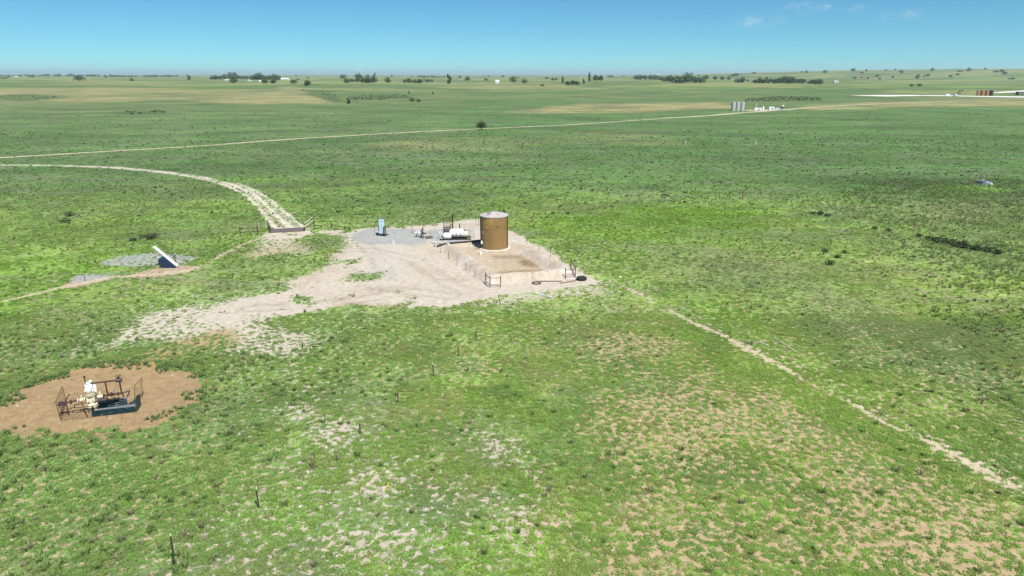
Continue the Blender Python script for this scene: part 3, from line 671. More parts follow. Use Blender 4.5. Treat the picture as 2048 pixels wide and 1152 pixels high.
for px, py, h, w in ((1485, 398, 1.5, .26), (1430, 396, 1.1, .1), (1501, 398, 1.2, .1)):
    p = GZ(px, py); MBs = MB().cyl((0, 0, -.1), (.02, 0, h), w/2, w*.42, 8)
    o = MBs.build('wooden_post', M['wood'], None, True, p); tag(o, 'thick dark wooden post out on the green range' if w > .2 else 'thin weathered post flanking the thick dark wooden post', 'post', None if w > .2 else 'thin posts by the thick post')
for px, py in ((1511, 290), (1371, 290), (1317, 235), (1889, 216)):
    o = MB().cyl((0, 0, -.2), (0, 0, 1.3), .08, .07, 6).cyl((0, 0, 1.3), (0, 0, 1.5), .11, .04, 6).build('marker_post', M['whitepost'] if py == 290 else M['darksteel'], None, False, GZ(px, py))
    tag(o, 'pale marker post far out on the range' if py == 290 else 'dark marker post beside the far dirt road', 'post', 'pale range markers' if py == 290 else 'dark road markers')

def brace(loc, pts, label):
    t = thing('corner_brace', label, 'fence brace', (loc[0], loc[1], H(*loc)))
    for i, (x, y) in enumerate(pts):
        z = H(loc[0]+x, loc[1]+y)-H(*loc)
        MB().cyl((x, y, z-.15), (x, y, z+1.32), .045, n=8).build('post', M['rust'], t, True)
    c = pts[0]
    for x, y in pts[1:]:
        for z in (.28, 1.05): MB().cyl((c[0], c[1], z), (x, y, z+H(loc[0]+x, loc[1]+y)-H(*loc)), .034, n=8).build('rail', M['rust'], t, True)
brace((-2.38, 70.46), ((0, 0), (1.14, .1), (-.5, 1.2)), 'rusty pipe corner brace on the pale pad in front of the berm')
brace((7.15, 73.98), ((0, 0), (-1.15, -.39), (-.41, 1.5)), 'rusty pipe corner brace beside the thick black tyre')

# tyres, pipes and planks lying about
def tyre(px, py, Ro, r, sq, mat, label):
    p = GZ(px, py); t = thing('tyre', label, 'tyre', p+Vector((0, 0, r*sq)), .3)
    MB().torus((0, 0, 0), Ro-r, r, 36, 12, squash=sq).build('carcass', M[mat], t, True)
    tr = MB()
    for k in range(36):
        a = 2*math.pi*k/36; tr.box((math.cos(a)*(Ro-.01), math.sin(a)*(Ro-.01), 0), (.04, .05, r*sq*1.2), a)
    tr.build('tread', M[mat], t)
    MB().torus((0, 0, r*sq*.5), Ro-1.75*r, .025, 28, 6).build('bead', M[mat], t, True)
tyre(1163, 560, .58, .17, 1.05, 'rubber', 'thick black tyre lying at the right tip of the pale pad')
tyre(1073, 567, .52, .085, .9, 'rubberdust', 'thin dusty tyre lying flat in front of the berm')
tyre(858, 476, .55, .10, .9, 'rubberdust', 'dusty dark tyre lying between the gravel pads')
def lying(name, a, b, r, mat, label, cat, lift=0):
    A, B = GZ(*a), GZ(*b); o = thing(name, label, cat, A); n = 8; P = [A.lerp(B, i/n) for i in range(n+1)]
    V = [Vector((p.x-A.x, p.y-A.y, H(p.x, p.y)-A.z+r+lift)) for p in P]
    if name == 'plank':
        m_ = MB()
        for q, w in zip(V[:-1], V[1:]): m_.bar(q, w, r*4, r*1.4)
        m_.build('board', M[mat], o)
    else:
        MB().tube(V, r).build('pipe', M[mat], o, True)
        for e, d in ((V[0], V[1]-V[0]), (V[-1], V[-2]-V[-1])): MB().cyl(e, e+d.normalized()*.14, r*1.35).build('collar', M[mat], o, True)
    return o
lying('plank', (1120, 567), (1152, 562), .045, 'wood', 'weathered brown plank lying below the right corner brace', 'plank')
lying('steel_pipe', (1080, 563.5), (1124, 563), .05, 'purple', 'dull purple steel pipe lying behind the thin dusty tyre', 'pipe')
lying('plastic_pipe', (1548, 676), (1593, 706), .024, 'whitepost', 'long pale pipe lying in grass beside the dirt path', 'pipe', .05)
lying('plastic_pipe', (1520, 686), (1536, 693), .03, 'whitepost', 'short pale pipe lying near the long pale pipe', 'pipe', .05)
lying('plastic_pipe', (1070, 588.5), (1104, 597), .04, 'blue', 'pale blue pipe lying in grass below the pad', 'pipe', .06)
lying('flow_line', (874, 495), (962, 487.8), .11, 'darksteel', 'dark flow line pipe running over the berm to the tank', 'pipe', .04)
o = thing('bucket', 'small white bucket sitting by the tank foot inside the berm', 'bucket', GZ(961, 509))
MB().lathe([(.001, .0), (.17, .0), (.21, .4), (.19, .4), (.16, .03)], 18).build('pail', M['white'], o, True); MB().torus((0, 0, .38), .205, .014, 20, 6).build('rim', M['galv'], o, True)
o = thing('marker_stake', 'bright yellow plastic marker stake leaning in speckled bare grass', 'marker', GZ(768, 981))
MB().bar((0, 0, -.05), (.26, .1, .42), .075, .03).build('blade', M['yellow'], o); MB().bar((.262, .101, .424), (.278, .107, .452), .077, .032).build('cap', M['yellow'], o)

# rubble and sheet by the separator
RB = 'broken concrete pieces by the flow line'
for px, py, sx in ((868, 487, .7), (876, 489, 1.0), (884, 492, .8), (889, 487, .55), (872, 494, .6), (895, 495, .5)):
    m_ = MB(); m_.box((0, 0, .1), (sx, sx*.55, .26), random.uniform(0, 3)); m_.box((sx*.2, sx*.15, .2), (sx*.5, sx*.4, .2), random.uniform(0, 3), )
    m_.v = [(x+random.uniform(-.07, .07), y+random.uniform(-.07, .07), z+random.uniform(-.04, .04)) for x, y, z in m_.v]
    tag(m_.build('concrete_chunk', M['concrete'], None, False, GZ(px, py)), 'broken pale concrete chunk beside the dark flow line pipe', 'concrete chunk', RB)
o = thing('pallet', 'blue grey pallet lying on soil in front of the white vessels', 'pallet', GZ(904, 486), R(-8))
for k in range(6): MB().box((0, -.55+.22*k, .15), (1.15, .17, .03)).build('slat', M['tarp'], o)
for k in (-1, 0, 1): MB().box((k*.5, 0, .06), (.09, 1.25, .13)).build('runner', M['wood'], o)

# ------------------------------------------------------------------ separator skid
p = GZ(884, 478); sx_, sy_ = p.x, p.y
sp = thing('separator_skid', 'white twin vessel separator skid with dark pipework, ladder rack and tall stack', 'separator', (p.x, p.y, H(p.x, p.y)), R(4))
def vessel(c, L_, r, mat, name, parent):
    Mx = Matrix.Rotation(R(90), 3, 'Y'); h_ = L_/2; k = r*.5
    pr = [(0.001, -h_-k), (r*.55, -h_-k*.86), (r*.86, -h_-k*.5), (r, -h_), (r, h_), (r*.86, h_+k*.5), (r*.55, h_+k*.86), (.001, h_+k)]
    return MB().lathe(pr, 24, c, Mx).build(name, M[mat], parent, True)
for y in (-.75, .75): MB().box((1.9, y, .1), (4.3, .16, .2)).build('skid_beam', M['darksteel'], sp)
v1 = vessel((2.05, .15, .82), 1.5, .58, 'white', 'main_vessel', sp)
for x in (1.45, 2.0, 2.6): MB().lathe([(.585, -.035), (.60, -.035), (.60, .035), (.585, .035)], 24, (x, .15, .82), Matrix.Rotation(R(90), 3, 'Y')).build('band', M['purple'] if x == 2.0 else M['galv'], v1, True)
vessel((3.05, .05, .66), .9, .40, 'cream', 'end_vessel', sp)
vessel((.75, -.55, .55), .75, .42, 'white', 'front_vessel', sp)
for x in (1.5, 2.6): MB().box((x, .15, .3), (.16, .9, .5)).build('saddle', M['darksteel'], sp)
MB().box((.75, -.55, .14), (.7, .6, .2)).build('saddle', M['darksteel'], sp)
for x in (.25, 1.25):
    for y in (.35, .95): MB().bar((x, y, .1), (x, y, 1.55), .09).build('rack_post', M['purple'], sp)
for z in (.95, 1.5):
    for a, b in (((.2, .35, z), (1.3, .35, z)), ((.2, .95, z), (1.3, .95, z)), ((.25, .35, z), (.25, .95, z)), ((1.25, .35, z), (1.25, .95, z))): MB().cyl(a, b, .055).build('rack_pipe', M['purple'], sp, True)
for x in (.45, .75, 1.05): MB().cyl((x, .3, 1.0), (x, .3, 1.3), .11).cyl((x, .3, 1.3), (x, .3, 1.34), .16, n=12).build('valve', M['purple'], sp, True)
ld = MB()
for x in (.25, 1.15): ld.bar((x, 1.0, .3), (x, 1.15, 2.75), .07, .07)
lo = ld.build('ladder', M['darksteel'], sp)
for k in range(7): MB().bar((.25, 1.06+.02*k, 1.2+.235*k), (1.15, 1.06+.02*k, 1.2+.235*k), .045).build('rung', M['darksteel'], lo)
MB().cyl((1.5, .9, .2), (1.5, .9, 3.15), .10, n=12).build('stack', M['darksteel'], sp, True)
MB().cyl((1.5, .9, 3.15), (1.5, .9, 3.3), .17, .06, 12).bar((1.1, .9, 2.95), (1.9, .9, 3.0), .05).build('stack_cap', M['rust'], sp)
MB().cyl((1.5, .9, 1.9), (1.5, .9, 2.15), .13, n=12).build('stack_joint', M['orange'], sp, True)
MB().cyl((2.5, .3, 1.35), (2.5, .3, 2.1), .07, n=10).build('vent_pipe', M['darksteel'], sp, True)
MB().cyl((3.15, .2, 1.02), (3.15, .2, 1.14), .16, n=12).build('cap', M['darksteel'], sp, True)
MB().tube([(3.6, .1, .66), (4.3, .2, .62), (4.6, .2, .1)], .06).build('outlet_pipe', M['galv'], sp, True)
for x in (-.25, .02): MB().bar((x-.25, .4, 1.15), (x+.25, -.7, .02), .09, .09).build('brace', M['galv'], sp)

# meter run
p = GZ(836, 474); mr_ = thing('meter_run', 'blue and white valve run with slanted dark strut on two legs', 'valve assembly', p, R(-8))
MB().cyl((-.35, 0, .55), (1.2, 0, .55), .09, n=12).build('run_pipe', M['darksteel'], mr_, True)
for x, m_ in ((-.2, 'blue'), (.2, 'white'), (.55, 'blue')): MB().cyl((x, 0, .55), (x, 0, .9), .12, n=12).cyl((x-.13, 0, .55), (x+.13, 0, .55), .19, n=12).build('valve', M[m_], mr_, True)
MB().torus((.55, 0, 1.0), .15, .025, 18, 6).build('handwheel', M['darksteel'], mr_, True)
MB().bar((.35, 0, .7), (1.0, .1, 1.65), .12, .14).build('strut', M['purple'], mr_)
for x, y in ((-.2, 0), (.75, -.75), (1.05, -1.05)): MB().bar((x, y, -.05), (x, y, 1.75 if x > 1 else (1.0 if x > .5 else .5)), .09).build('leg', M['rust'], mr_)
MB().bar((.75, -.75, .92), (.75, .02, .6), .07).build('crossbar', M['rust'], mr_); MB().bar((1.05, -1.05, 1.6), (1.0, .05, 1.6), .07).build('crossbar', M['rust'], mr_)
MB().box((1.22, -1.05, 1.35), (.22, .03, .75)).build('panel', M['cream'], mr_)

# pale blue cabinet
p = GZ(764, 470); cb = thing('control_cabinet', 'tall pale blue cabinet on a black steel skid with valves at its side', 'cabinet', p, R(-18))
for y in (-.35, .45): MB().bar((-.75, y, .08), (.95, y-.25, .08), .12, .14).build('skid_beam', M['darksteel'], cb)
bd = MB().box((0, 0, 1.17), (.66, .5, 1.95)).build('cabinet', M['blue'], cb)
MB().box((0, -.262, 1.17), (.56, .024, 1.8)).build('door', M['blue'], bd); MB().box((.2, -.285, 1.15), (.04, .03, .2)).build('handle', M['darksteel'], bd)
MB().box((0, 0, 2.17), (.74, .6, .06)).build('lid', M['blue'], bd)
MB().tube([(-.1, .1, 2.2), (-.1, .1, 2.5), (-.55, .1, 2.55)], .05).build('arm', M['galv'], cb, True)
MB().box((-.42, .05, 1.35), (.16, .4, 1.5)).build('shaded_side', M['navy'], cb)  # navy slab stands in for the shaded left side of the cabinet
MB().tube([(.42, -.1, .2), (.5, -.15, 1.3), (.75, -.2, 1.3), (.8, -.3, .2)], .06).build('riser_pipe', M['purple'], cb, True)
for z in (.75, 1.2): MB().torus((.62, -.3, z), .2, .035, 20, 6, Matrix.Rotation(R(70), 3, 'X')).build('handwheel', M['darksteel'], cb, True)
MB().bar((.3, -.3, .3), (.95, -.6, .05), .12, .12).build('brace', M['darksteel'], cb)

# ------------------------------------------------------------------ cattle guard and its fences
M['guard'] = pm('guard_rail', (.13, .105, .12), (.22, .19, .20), 6, .7, .2, .1)
A, B = G(541, 463), G(609, 459.5); an = math.atan2(B[1]-A[1], B[0]-A[0]); Lg = math.hypot(B[0]-A[0], B[1]-A[1])
gz = H((A[0]+B[0])/2, (A[1]+B[1])/2)
cg = thing('cattle_guard', 'low dark steel cattle guard set across the dirt track', 'cattle guard', ((A[0]+B[0])/2, (A[1]+B[1])/2, gz), an)
MB().box((0, 0, .035), (Lg, 2.0, .05)).build('pit_lining', M['wood'], cg)
for k in range(10): MB().box((0, -.92+.204*k, .14), (Lg, .085, .10)).build('rail', M['guard'], cg)
for s_ in (-1, 1): MB().box((s_*Lg/2, 0, .1), (.16, 2.1, .22)).build('side_beam', M['rust'], cg)
def rail_fence(pts, h, label, rails=(.5, 1.05), mat='rust', r=.075, rm=None, cat='fence', name='pipe_fence'):
    P = [GZ(*q) for q in pts]; t = thing(name, label, cat, P[0])
    for q in P: MB().cyl(q-P[0]-Vector((0, 0, .1)), q-P[0]+Vector((0, 0, h)), r, n=8).build('post', M[mat], t, True)
    for a, b in zip(P[:-1], P[1:]):
        for z in rails: MB().cyl(a-P[0]+Vector((0, 0, z)), b-P[0]+Vector((0, 0, z)), .042, n=6).build('rail', M[rm or mat], t, True)
    return t
rail_fence([(516, 469), (481, 471.5)], 1.25, 'dark pipe fence panel left of the cattle guard by the dirt path')
rail_fence([(541, 465), (537, 457)], 1.2, 'short pipe wing at the left end of the cattle guard')
rail_fence([(609, 462), (627, 447.5)], 1.15, 'pale rusted pipe wing at the right end of the cattle guard', (1.1, .6), 'rust', .05, 'cream')
rail_fence([(629, 459), (663, 457)], 1.25, 'dark pipe fence panel right of the cattle guard', (1.15, .6), 'rust', .07)
rail_fence([(663, 457), (690, 460), (700, 461)], .55, 'low sagging rail fence running toward the gravel pad', (.45,))

# ------------------------------------------------------------------ tilted white panel
p = GZ(335, 534); tp = thing('tilted_panel', 'white panel tilted steeply over a dark navy box on bare soil', 'panel', p, R(0))
ang = R(44); Mt = Matrix.Rotation(ang, 3, 'Y'); MB().box((-.05, .1, 1.33), (3.45, .52, .07), M=Mt).build('panel', M['white'], tp)  # glare on the panel face is put into its white colour
MB().box((-.085, .1, 1.262), (3.2, .46, .04), M=Mt).build('backing', M['navy'], tp)
poly = [(1.1, .02), (-.05, 1.15), (-.75, 1.15), (-.85, .55), (-.25, .02)]
m_ = MB(); n = len(poly); m_.add([(x, -.38, z) for x, z in poly]+[(x, .55, z) for x, z in poly], [tuple(range(n)), tuple(range(2*n-1, n-1, -1))]+[((i+1) % n, i, n+i, n+(i+1) % n) for i in range(n)])
m_.build('box', M['navy'], tp)
for y in (1.15, 1.6): MB().cyl((.35, y, 1.0), (-1.35, y, 2.75), .035).build('rail', M['darksteel'], tp, True)
MB().bar((.35, .55, .95), (.35, 1.65, 1.0), .06).build('crossbar', M['darksteel'], tp); MB().bar((.35, 1.4, 0), (.35, 1.4, 1.0), .06).build('leg', M['darksteel'], tp)

# ------------------------------------------------------------------ wellhead on the bare oval
p = GZ(188, 823); wh = thing('wellhead', 'cream and white wellhead valve tree with rusty pipe arms on the bare oval', 'wellhead', p, R(19))
def wpart(name, mb, mat, par=None, sm=True): return mb.build(name, M[mat], par or wh, sm)
wpart('casing_head', MB().cyl((0, 0, 0), (0, 0, .45), .24, n=16), 'cream')
for z in (.45, .58, 1.3, 1.42, 1.56): wpart('flange', MB().cyl((0, 0, z), (0, 0, z+.075), .33, n=20), 'cream')
wpart('spool', MB().cyl((0, 0, .6), (0, 0, 1.4), .19, n=16), 'cream')
wpart('cross_body', MB().box((0, 0, 1.05), (.5, .42, .4)), 'cream', None, False)
wpart('master_valve', MB().cyl((0, 0, 1.6), (0, 0, 2.05), .25, n=18).cyl((0, -.34, 1.85), (0, .34, 1.85), .2, n=16), 'white')
wpart('bonnet', MB().cyl((0, 0, 2.05), (0, 0, 2.2), .17, n=16), 'blue')
wpart('top_cap', MB().cyl((.14, 0, 2.2), (.14, 0, 2.33), .12, n=14), 'cream')
st = wpart('stem', MB().cyl((-.16, 0, 2.1), (-.16, 0, 2.6), .03), 'darksteel'); wpart('stem_knob', MB().cyl((-.16, 0, 2.56), (-.16, 0, 2.68), .07, n=12), 'rust', st)
wpart('gas_bottle', MB().lathe([(.001, 1.5), (.085, 1.53), (.09, 1.95), (.05, 2.04), (.03, 2.1)], 14, (.37, -.12, 0)), 'white')
# left arm
wpart('left_arm', MB().cyl((-.2, 0, 1.05), (-1.85, 0, .92), .055, n=12), 'rust')
for x in (-.34, -.75, -1.2): wpart('flange', MB().cyl((x, 0, 1.05+x*.08), (x-.06, 0, 1.05+x*.08), .15, n=14), 'cream' if x > -1 else 'rust')
wpart('wing_valve', MB().cyl((-.45, 0, 1.0), (-.68, 0, 1.0), .12, n=14).cyl((-.56, 0, 1.0), (-.56, 0, 1.3), .06), 'cream')
wpart('handwheel', MB().torus((-1.72, -.18, .93), .2, .03, 22, 6, Matrix.Rotation(R(80), 3, 'X')), 'purple')
wpart('choke', MB().cyl((-1.55, 0, .93), (-1.95, 0, .9), .13, n=12), 'purple')
wpart('stay', MB().bar((-.62, -.05, .95), (-.22, -.8, .1), .05), 'rust', None, False); wpart('stay', MB().bar((-1.6, 0, .95), (-1.35, .5, 1.35), .05), 'rust', None, False)
wpart('bleed_line', MB().tube([(-.3, -.2, .86), (-1.0, -.2, .78), (-1.0, -.2, .6)], .035), 'rust')
# right arms
wpart('right_arm', MB().cyl((.2, 0, 1.08), (1.9, 0, 1.12), .07, n=12), 'rust')
wpart('wing_valve', MB().cyl((.32, 0, 1.08), (.78, 0, 1.08), .13, n=14).cyl((.55, 0, 1.08), (.55, 0, 1.42), .06), 'cream')
wpart('black_valve', MB().cyl((.42, -.2, .85), (.95, -.2, .85), .15, n=14), 'darksteel')
for x in (.34, .72, 1.2, 1.6): wpart('flange', MB().cyl((x, 0, 1.1), (x+.06, 0, 1.1), .15, n=14), 'rust')
wpart('handwheel', MB().torus((1.22, -.25, 1.12), .22, .03, 22, 6, Matrix.Rotation(R(60), 3, 'X')), 'rust')
wpart('upper_arm', MB().cyl((.1, 0, 2.12), (1.95, 0, 2.1), .06, n=12), 'rust')
for x in (1.0, 1.85): wpart('riser', MB().cyl((x, 0, 1.1), (x, 0, 2.1), .05, n=10), 'rust')
wpart('junction_valve', MB().cyl((1.62, 0, 2.1), (2.0, 0, 2.1), .14, n=14).cyl((1.82, 0, 2.1), (1.82, 0, 2.38), .07), 'purple')
wpart('handwheel', MB().torus((1.82, 0, 2.42), .15, .025, 20, 6), 'purple')
wpart('lower_loop', MB().tube([(.95, -.2, .85), (1.7, -.2, .9), (1.7, -.2, .15)], .05), 'rust')
wpart('elbow', MB().tube([(1.9, 0, 1.12), (2.35, .05, 1.2), (2.15, -.1, .8)], .05), 'purple')
wpart('gauge', MB().cyl((1.45, -.1, 1.2), (1.45, -.1, 1.4), .025).cyl((1.45, -.16, 1.45), (1.45, -.08, 1.45), .08, n=14), 'galv')
wpart('leg', MB().bar((1.95, 0, 0), (1.9, 0, 1.1), .07), 'rust', None, False); wpart('leg', MB().bar((-1.5, 0, 0), (-1.5, 0, .92), .06), 'rust', None, False)

def corr(a, b, h, amp=.035, nw=5, t=.02):                        # corrugated sheet standing from a to b
    a, b = Vector(a), Vector(b); d = (b-a).normalized(); nrm = Vector((-d.y, d.x, 0)); K = nw*6; vs = []; fs = []
    for k in range(K+1):
        z = h*k/K; o_ = nrm*amp*math.sin(2*math.pi*nw*k/K)
        for q in (a, b): vs += [q+o_+Vector((0, 0, z)), q+o_+nrm*t+Vector((0, 0, z))]
    for k in range(K):
        i = 4*k; j = i+4
        fs += [(i, i+2, j+2, j), (i+3, i+1, j+1, j+3), (i+1, i, j, j+1), (i+2, i+3, j+3, j+2)]
    e = 4*K; fs += [(0, 1, 3, 2), (e, e+2, e+3, e+1)]
    return MB().add(vs, fs)
p2 = GZ(186, 833); tr_ = thing('metal_trough', 'dark teal corrugated metal trough lying in front of the wellhead', 'trough', p2, R(15))
corr((0, 0, 0), (2.62, 0, 0), .44).build('front_panel', M['teal'], tr_, True); corr((-.05, .85, 0), (1.95, .85, 0), .78).build('back_panel', M['teal'], tr_, True)
m_ = MB(); m_.add([(2.65, -.02, 0), (2.72, .9, 0), (2.78, .85, .95), (2.68, .3, 1.02), (2.66, -.02, .5)], [(0, 1, 2, 3, 4)]); m_.add([(x+.03, y, z) for x, y, z in m_.v[:5]], [(4, 3, 2, 1, 0)]); m_.f += [(i, 5+i, 5+(i+1) % 5, (i+1) % 5) for i in range(5)]
m_.build('end_panel', M['teal'], tr_)
m_ = MB(); m_.add([(2.0, .86, 0), (2.7, .88, 0), (2.76, .86, .9), (2.45, .8, .62), (2.02, .84, .2)], [(0, 1, 2, 3, 4)]); m_.add([(x, y+.03, z) for x, y, z in m_.v[:5]], [(4, 3, 2, 1, 0)]); m_.f += [(i, 5+i, 5+(i+1) % 5, (i+1) % 5) for i in range(5)]
m_.build('torn_panel', M['teal'], tr_)
corr((-.03, .03, 0), (-.06, .84, 0), .62).build('end_panel', M['teal'], tr_, True)
MB().box((1.28, .43, .10), (2.55, .74, .12)).build('floor_sheet', M['galv'], tr_)
MB().bar((.25, .3, .36), (2.55, .34, .40), .18, .04).build('loose_board', M['galv'], tr_)
def cattle_panel(a, b, h, lean, label):
    A, B = GZ(*a), GZ(*b); t = thing('wire_fence', label, 'wire panel', A); d = B-A; d.z = 0; up = Vector((lean[0], lean[1], h))
    f = MB()
    for q, w in ((Vector(), up), (d, d+up), (Vector(), d), (up, d+up)): f.cyl(q, w, .017, n=6)
    f.build('frame', M['rust'], t, True); w_ = MB(); n = max(3, int(d.length/.16))
    for i in range(1, n): w_.cyl(d*i/n, d*i/n+up, .005, n=4)
    for k in range(1, 8): w_.cyl(up*k/8, d+up*k/8, .005, n=4)
    w_.build('wire_mesh', M['rust'], t)
cattle_panel((121, 839), (134, 806), 1.3, (-.12, .05), 'rusty wire mesh panel leaning at the left arm of the wellhead')
cattle_panel((270, 807), (285, 792), 1.35, (.1, .1), 'rusty wire mesh panel standing beyond the torn end of the trough')
cattle_panel((122, 840), (184, 834), .5, (0, .75), 'faint wire mesh panel leaning low between the trough and left panel')
ST = 'small pale stones on the bare oval'
for px, py, s_ in ((220, 836, .07), (300, 836, .08), (35, 812, .08), (345, 750, .07), (85, 835, .06), (160, 853, .07)):
    m_ = MB().lathe([(.001, -.3*s_), (.8*s_, -.1*s_), (s_, .25*s_), (.55*s_, .75*s_), (.001, .85*s_)], 7); m_.v = [(x*random.uniform(.8, 1.2), y*random.uniform(.6, 1.1), z) for x, y, z in m_.v]
    tag(m_.build('stone', M['concrete'], None, False, GZ(px, py)), 'small pale stone lying on the bare brown oval', 'stone', ST)
for px, py, s_ in ((1225, 1103, .08), (1240, 556, .22), (826, 1062, .12), (600, 1015, .1)):
    m_ = MB().lathe([(.001, -.3*s_), (.8*s_, -.1*s_), (s_, .25*s_), (.55*s_, .75*s_), (.001, .85*s_)], 7); m_.v = [(x*random.uniform(.8, 1.3), y*random.uniform(.6, 1.1), z) for x, y, z in m_.v]
    tag(m_.build('stone', M['concrete'], None, False, GZ(px, py)+Vector((0, 0, .03))), 'pale stone lying in the grass outside the pad', 'stone', 'stones in the grass')

# ------------------------------------------------------------------ stock tank on the right
p = GZ(1968, 367); s2 = thing('stock_tank', 'round blue grey stock tank in a small rail pen', 'water trough', p)
MB().lathe([(1.25, 0), (1.27, .55), (1.2, .55), (1.18, .05), (.01, .05)], 28).build('wall', M['tarp'], s2, True); MB().torus((0, 0, .56), 1.25, .035, 32, 6).build('rim', M['galv'], s2, True)
MB().cyl((0, 0, .3), (0, 0, .46), 1.17, n=28).build('water', M['navy'], s2, True); MB().lathe([(.001, .32), (.28, .3), (.3, .05), (.24, 0)], 12, (.3, -1.75, 0)).build('float_cover', M['white'], s2, True)
MB().tube([(.1, .9, .1), (.1, .9, 1.4), (.5, .6, 1.4)], .06).build('riser', M['galv'], s2, True)
rail_fence([(1938, 369), (1960, 362), (1972, 360), (1996, 361)], 1.3, 'weathered rail pen standing behind the stock tank', (.5, 1.1), 'wood', .09)

# ------------------------------------------------------------------ trees and shrubs
LM = [leaf_mat('leaves_dark', (.042, .075, .036), (.095, .14, .06)), leaf_mat('leaves_mid', (.045, .085, .036), (.095, .145, .06)), leaf_mat('leaves_olive', (.045, .06, .03), (.09, .105, .05))]
def leaf_cloud(nl, ls, blobs):
    mb = MB()
    for k in range(nl):
        c, r = random.choice(blobs); v = Vector((random.gauss(0, 1), random.gauss(0, 1), random.gauss(0, 1))).normalized()*(random.uniform(.45, 1.08))
        q = Vector(c)+Vector((v.x*r[0], v.y*r[1], v.z*r[2])); u = Vector((random.gauss(0, 1), random.gauss(0, 1), random.gauss(0, .6))).normalized(); w = u.cross(Vector((random.gauss(0, 1), random.gauss(0, 1), random.gauss(0, 1)))).normalized()
        s_ = ls*random.uniform(.6, 1.4); mb.add([q+u*s_, q+w*s_*.7, q-u*s_, q-w*s_*.7], [(0, 1, 2, 3)])
    return mb
def tree_proto(name, kind, shape, nl, ls):
    t = bpy.data.objects.new(name, None); COL.objects.link(t); blobs = []
    if shape == 'tall': B_ = [((random.uniform(-.12, .12), random.uniform(-.12, .12), z), (.2*(1.25-z), .2*(1.25-z), .16)) for z in (.25, .4, .55, .7, .85, .95)]
    elif shape == 'round': B_ = [((math.cos(a)*.24, math.sin(a)*.24, .5+random.uniform(-.1, .12)), (.25, .25, .22)) for a in np.arange(0, 6.2, 1.05)]+[((0, 0, .75), (.27, .27, .22)), ((.05, 0, .45), (.34, .34, .22))]
    else: B_ = [((random.uniform(-.55, .55), random.uniform(-.3, .3), random.uniform(.35, .62)), (.3, .26, .24)) for k in range(9)]
    B_ = [((c[0], c[1], c[2]-(.12 if ls > .05 else .06)), r) for c, r in B_]
    leaf_cloud(nl, ls, B_).build('crown', LM[kind], t)
    tb = MB().cyl((0, 0, -.03), (.01, 0, .3), .045, .03, 7).cyl((.01, 0, .3), (.02, .01, .72), .03, .012, 6)
    for k in range(5):
        a = k*1.3; tb.cyl((.01, 0, .22+.06*k), (math.cos(a)*.22, math.sin(a)*.22, .45+.07*k), .018, .006, 5)
    tb.build('trunk', M['bark'], t, True)
    return t
protos = {}
for sh, kinds in (('round', (0, 1, 2)), ('wide', (0, 1, 2)), ('tall', (0, 1, 2))):
    for k in kinds: protos[sh, k] = tree_proto('range_tree', k, sh, 420, .062)
placed = set()
def tree(px, py, hpx, sh='round', kind=0, wide=1.0, dist=None, label='', group=None):
    P = PD(px, dist) if dist else GZ(px, py); sl = math.hypot(P.y, P.x)/FPX
    if dist: sl = dist/FPX/math.cos(R(PITCH))*1.0
    h = hpx*sl*1.3; pr = protos[sh, kind]
    r = dup(pr, (P.x, P.y, P.z-.02*h), random.uniform(0, 6.28), None, (h*wide, h*wide, h)); r.name = 'range_tree'
    label = label.replace('tree', {'round': 'rounded', 'wide': 'spreading', 'tall': 'narrow'}[sh]+' tree', 1) if group else label
    tag(r, label, 'tree', group); return r
FG = 'trees around the far farmsteads'
lone = tree_proto('lone_tree', 0, 'round', 1500, .03); P = GZ(963, 260); lone.location = P; lone.scale = (5.4, 5.4, 4.3); tag(lone, 'lone dark round tree standing beside the pale dirt road', 'tree')
L1 = 'dark tree in the grove by the long white shed'
for px, py, h, sh, k in ((424, 161, 7, 'round', 0), (432, 161, 8, 'round', 0), (440, 160, 7, 'wide', 0), (449, 160, 9, 'round', 0), (461, 160, 12, 'round', 0), (470, 160, 12, 'round', 0), (483, 160, 8, 'wide', 1), (493, 160, 7, 'wide', 1), (505, 161, 9, 'round', 0), (514, 161, 12, 'round', 0), (521, 161, 13, 'round', 0), (530, 161, 10, 'wide', 0), (541, 161, 9, 'round', 1), (549, 161, 11, 'round', 0), (557, 161, 9, 'round', 0), (468, 170, 11, 'round', 1), (530, 171, 11, 'round', 1), (547, 171, 9, 'round', 0)):
    tree(px, py, h, sh, k, random.uniform(.9, 1.25), None, L1, 'trees of the white shed farm')
L2 = 'dark tree in the loose central grove on the far plain'
for px, py, h, sh, k in ((718, 160, 11, 'round', 0), (703, 168, 8, 'wide', 1), (715, 168, 9, 'round', 0), (726, 169, 10, 'round', 0), (736, 170, 12, 'round', 0), (747, 169, 12, 'round', 0), (749, 157, 9, 'tall', 0), (736, 157, 7, 'round', 0), (776, 169, 11, 'round', 0), (810, 166, 8, 'wide', 1), (818, 166, 9, 'round', 0), (829, 167, 8, 'wide', 0), (840, 167, 9, 'round', 0), (855, 163, 6, 'wide', 0), (864, 163, 6, 'wide', 1)):
    tree(px, py, h, sh, k, random.uniform(.9, 1.3), None, L2, 'trees of the central grove')
L3 = 'dark tree in the long far row before the low ridge'
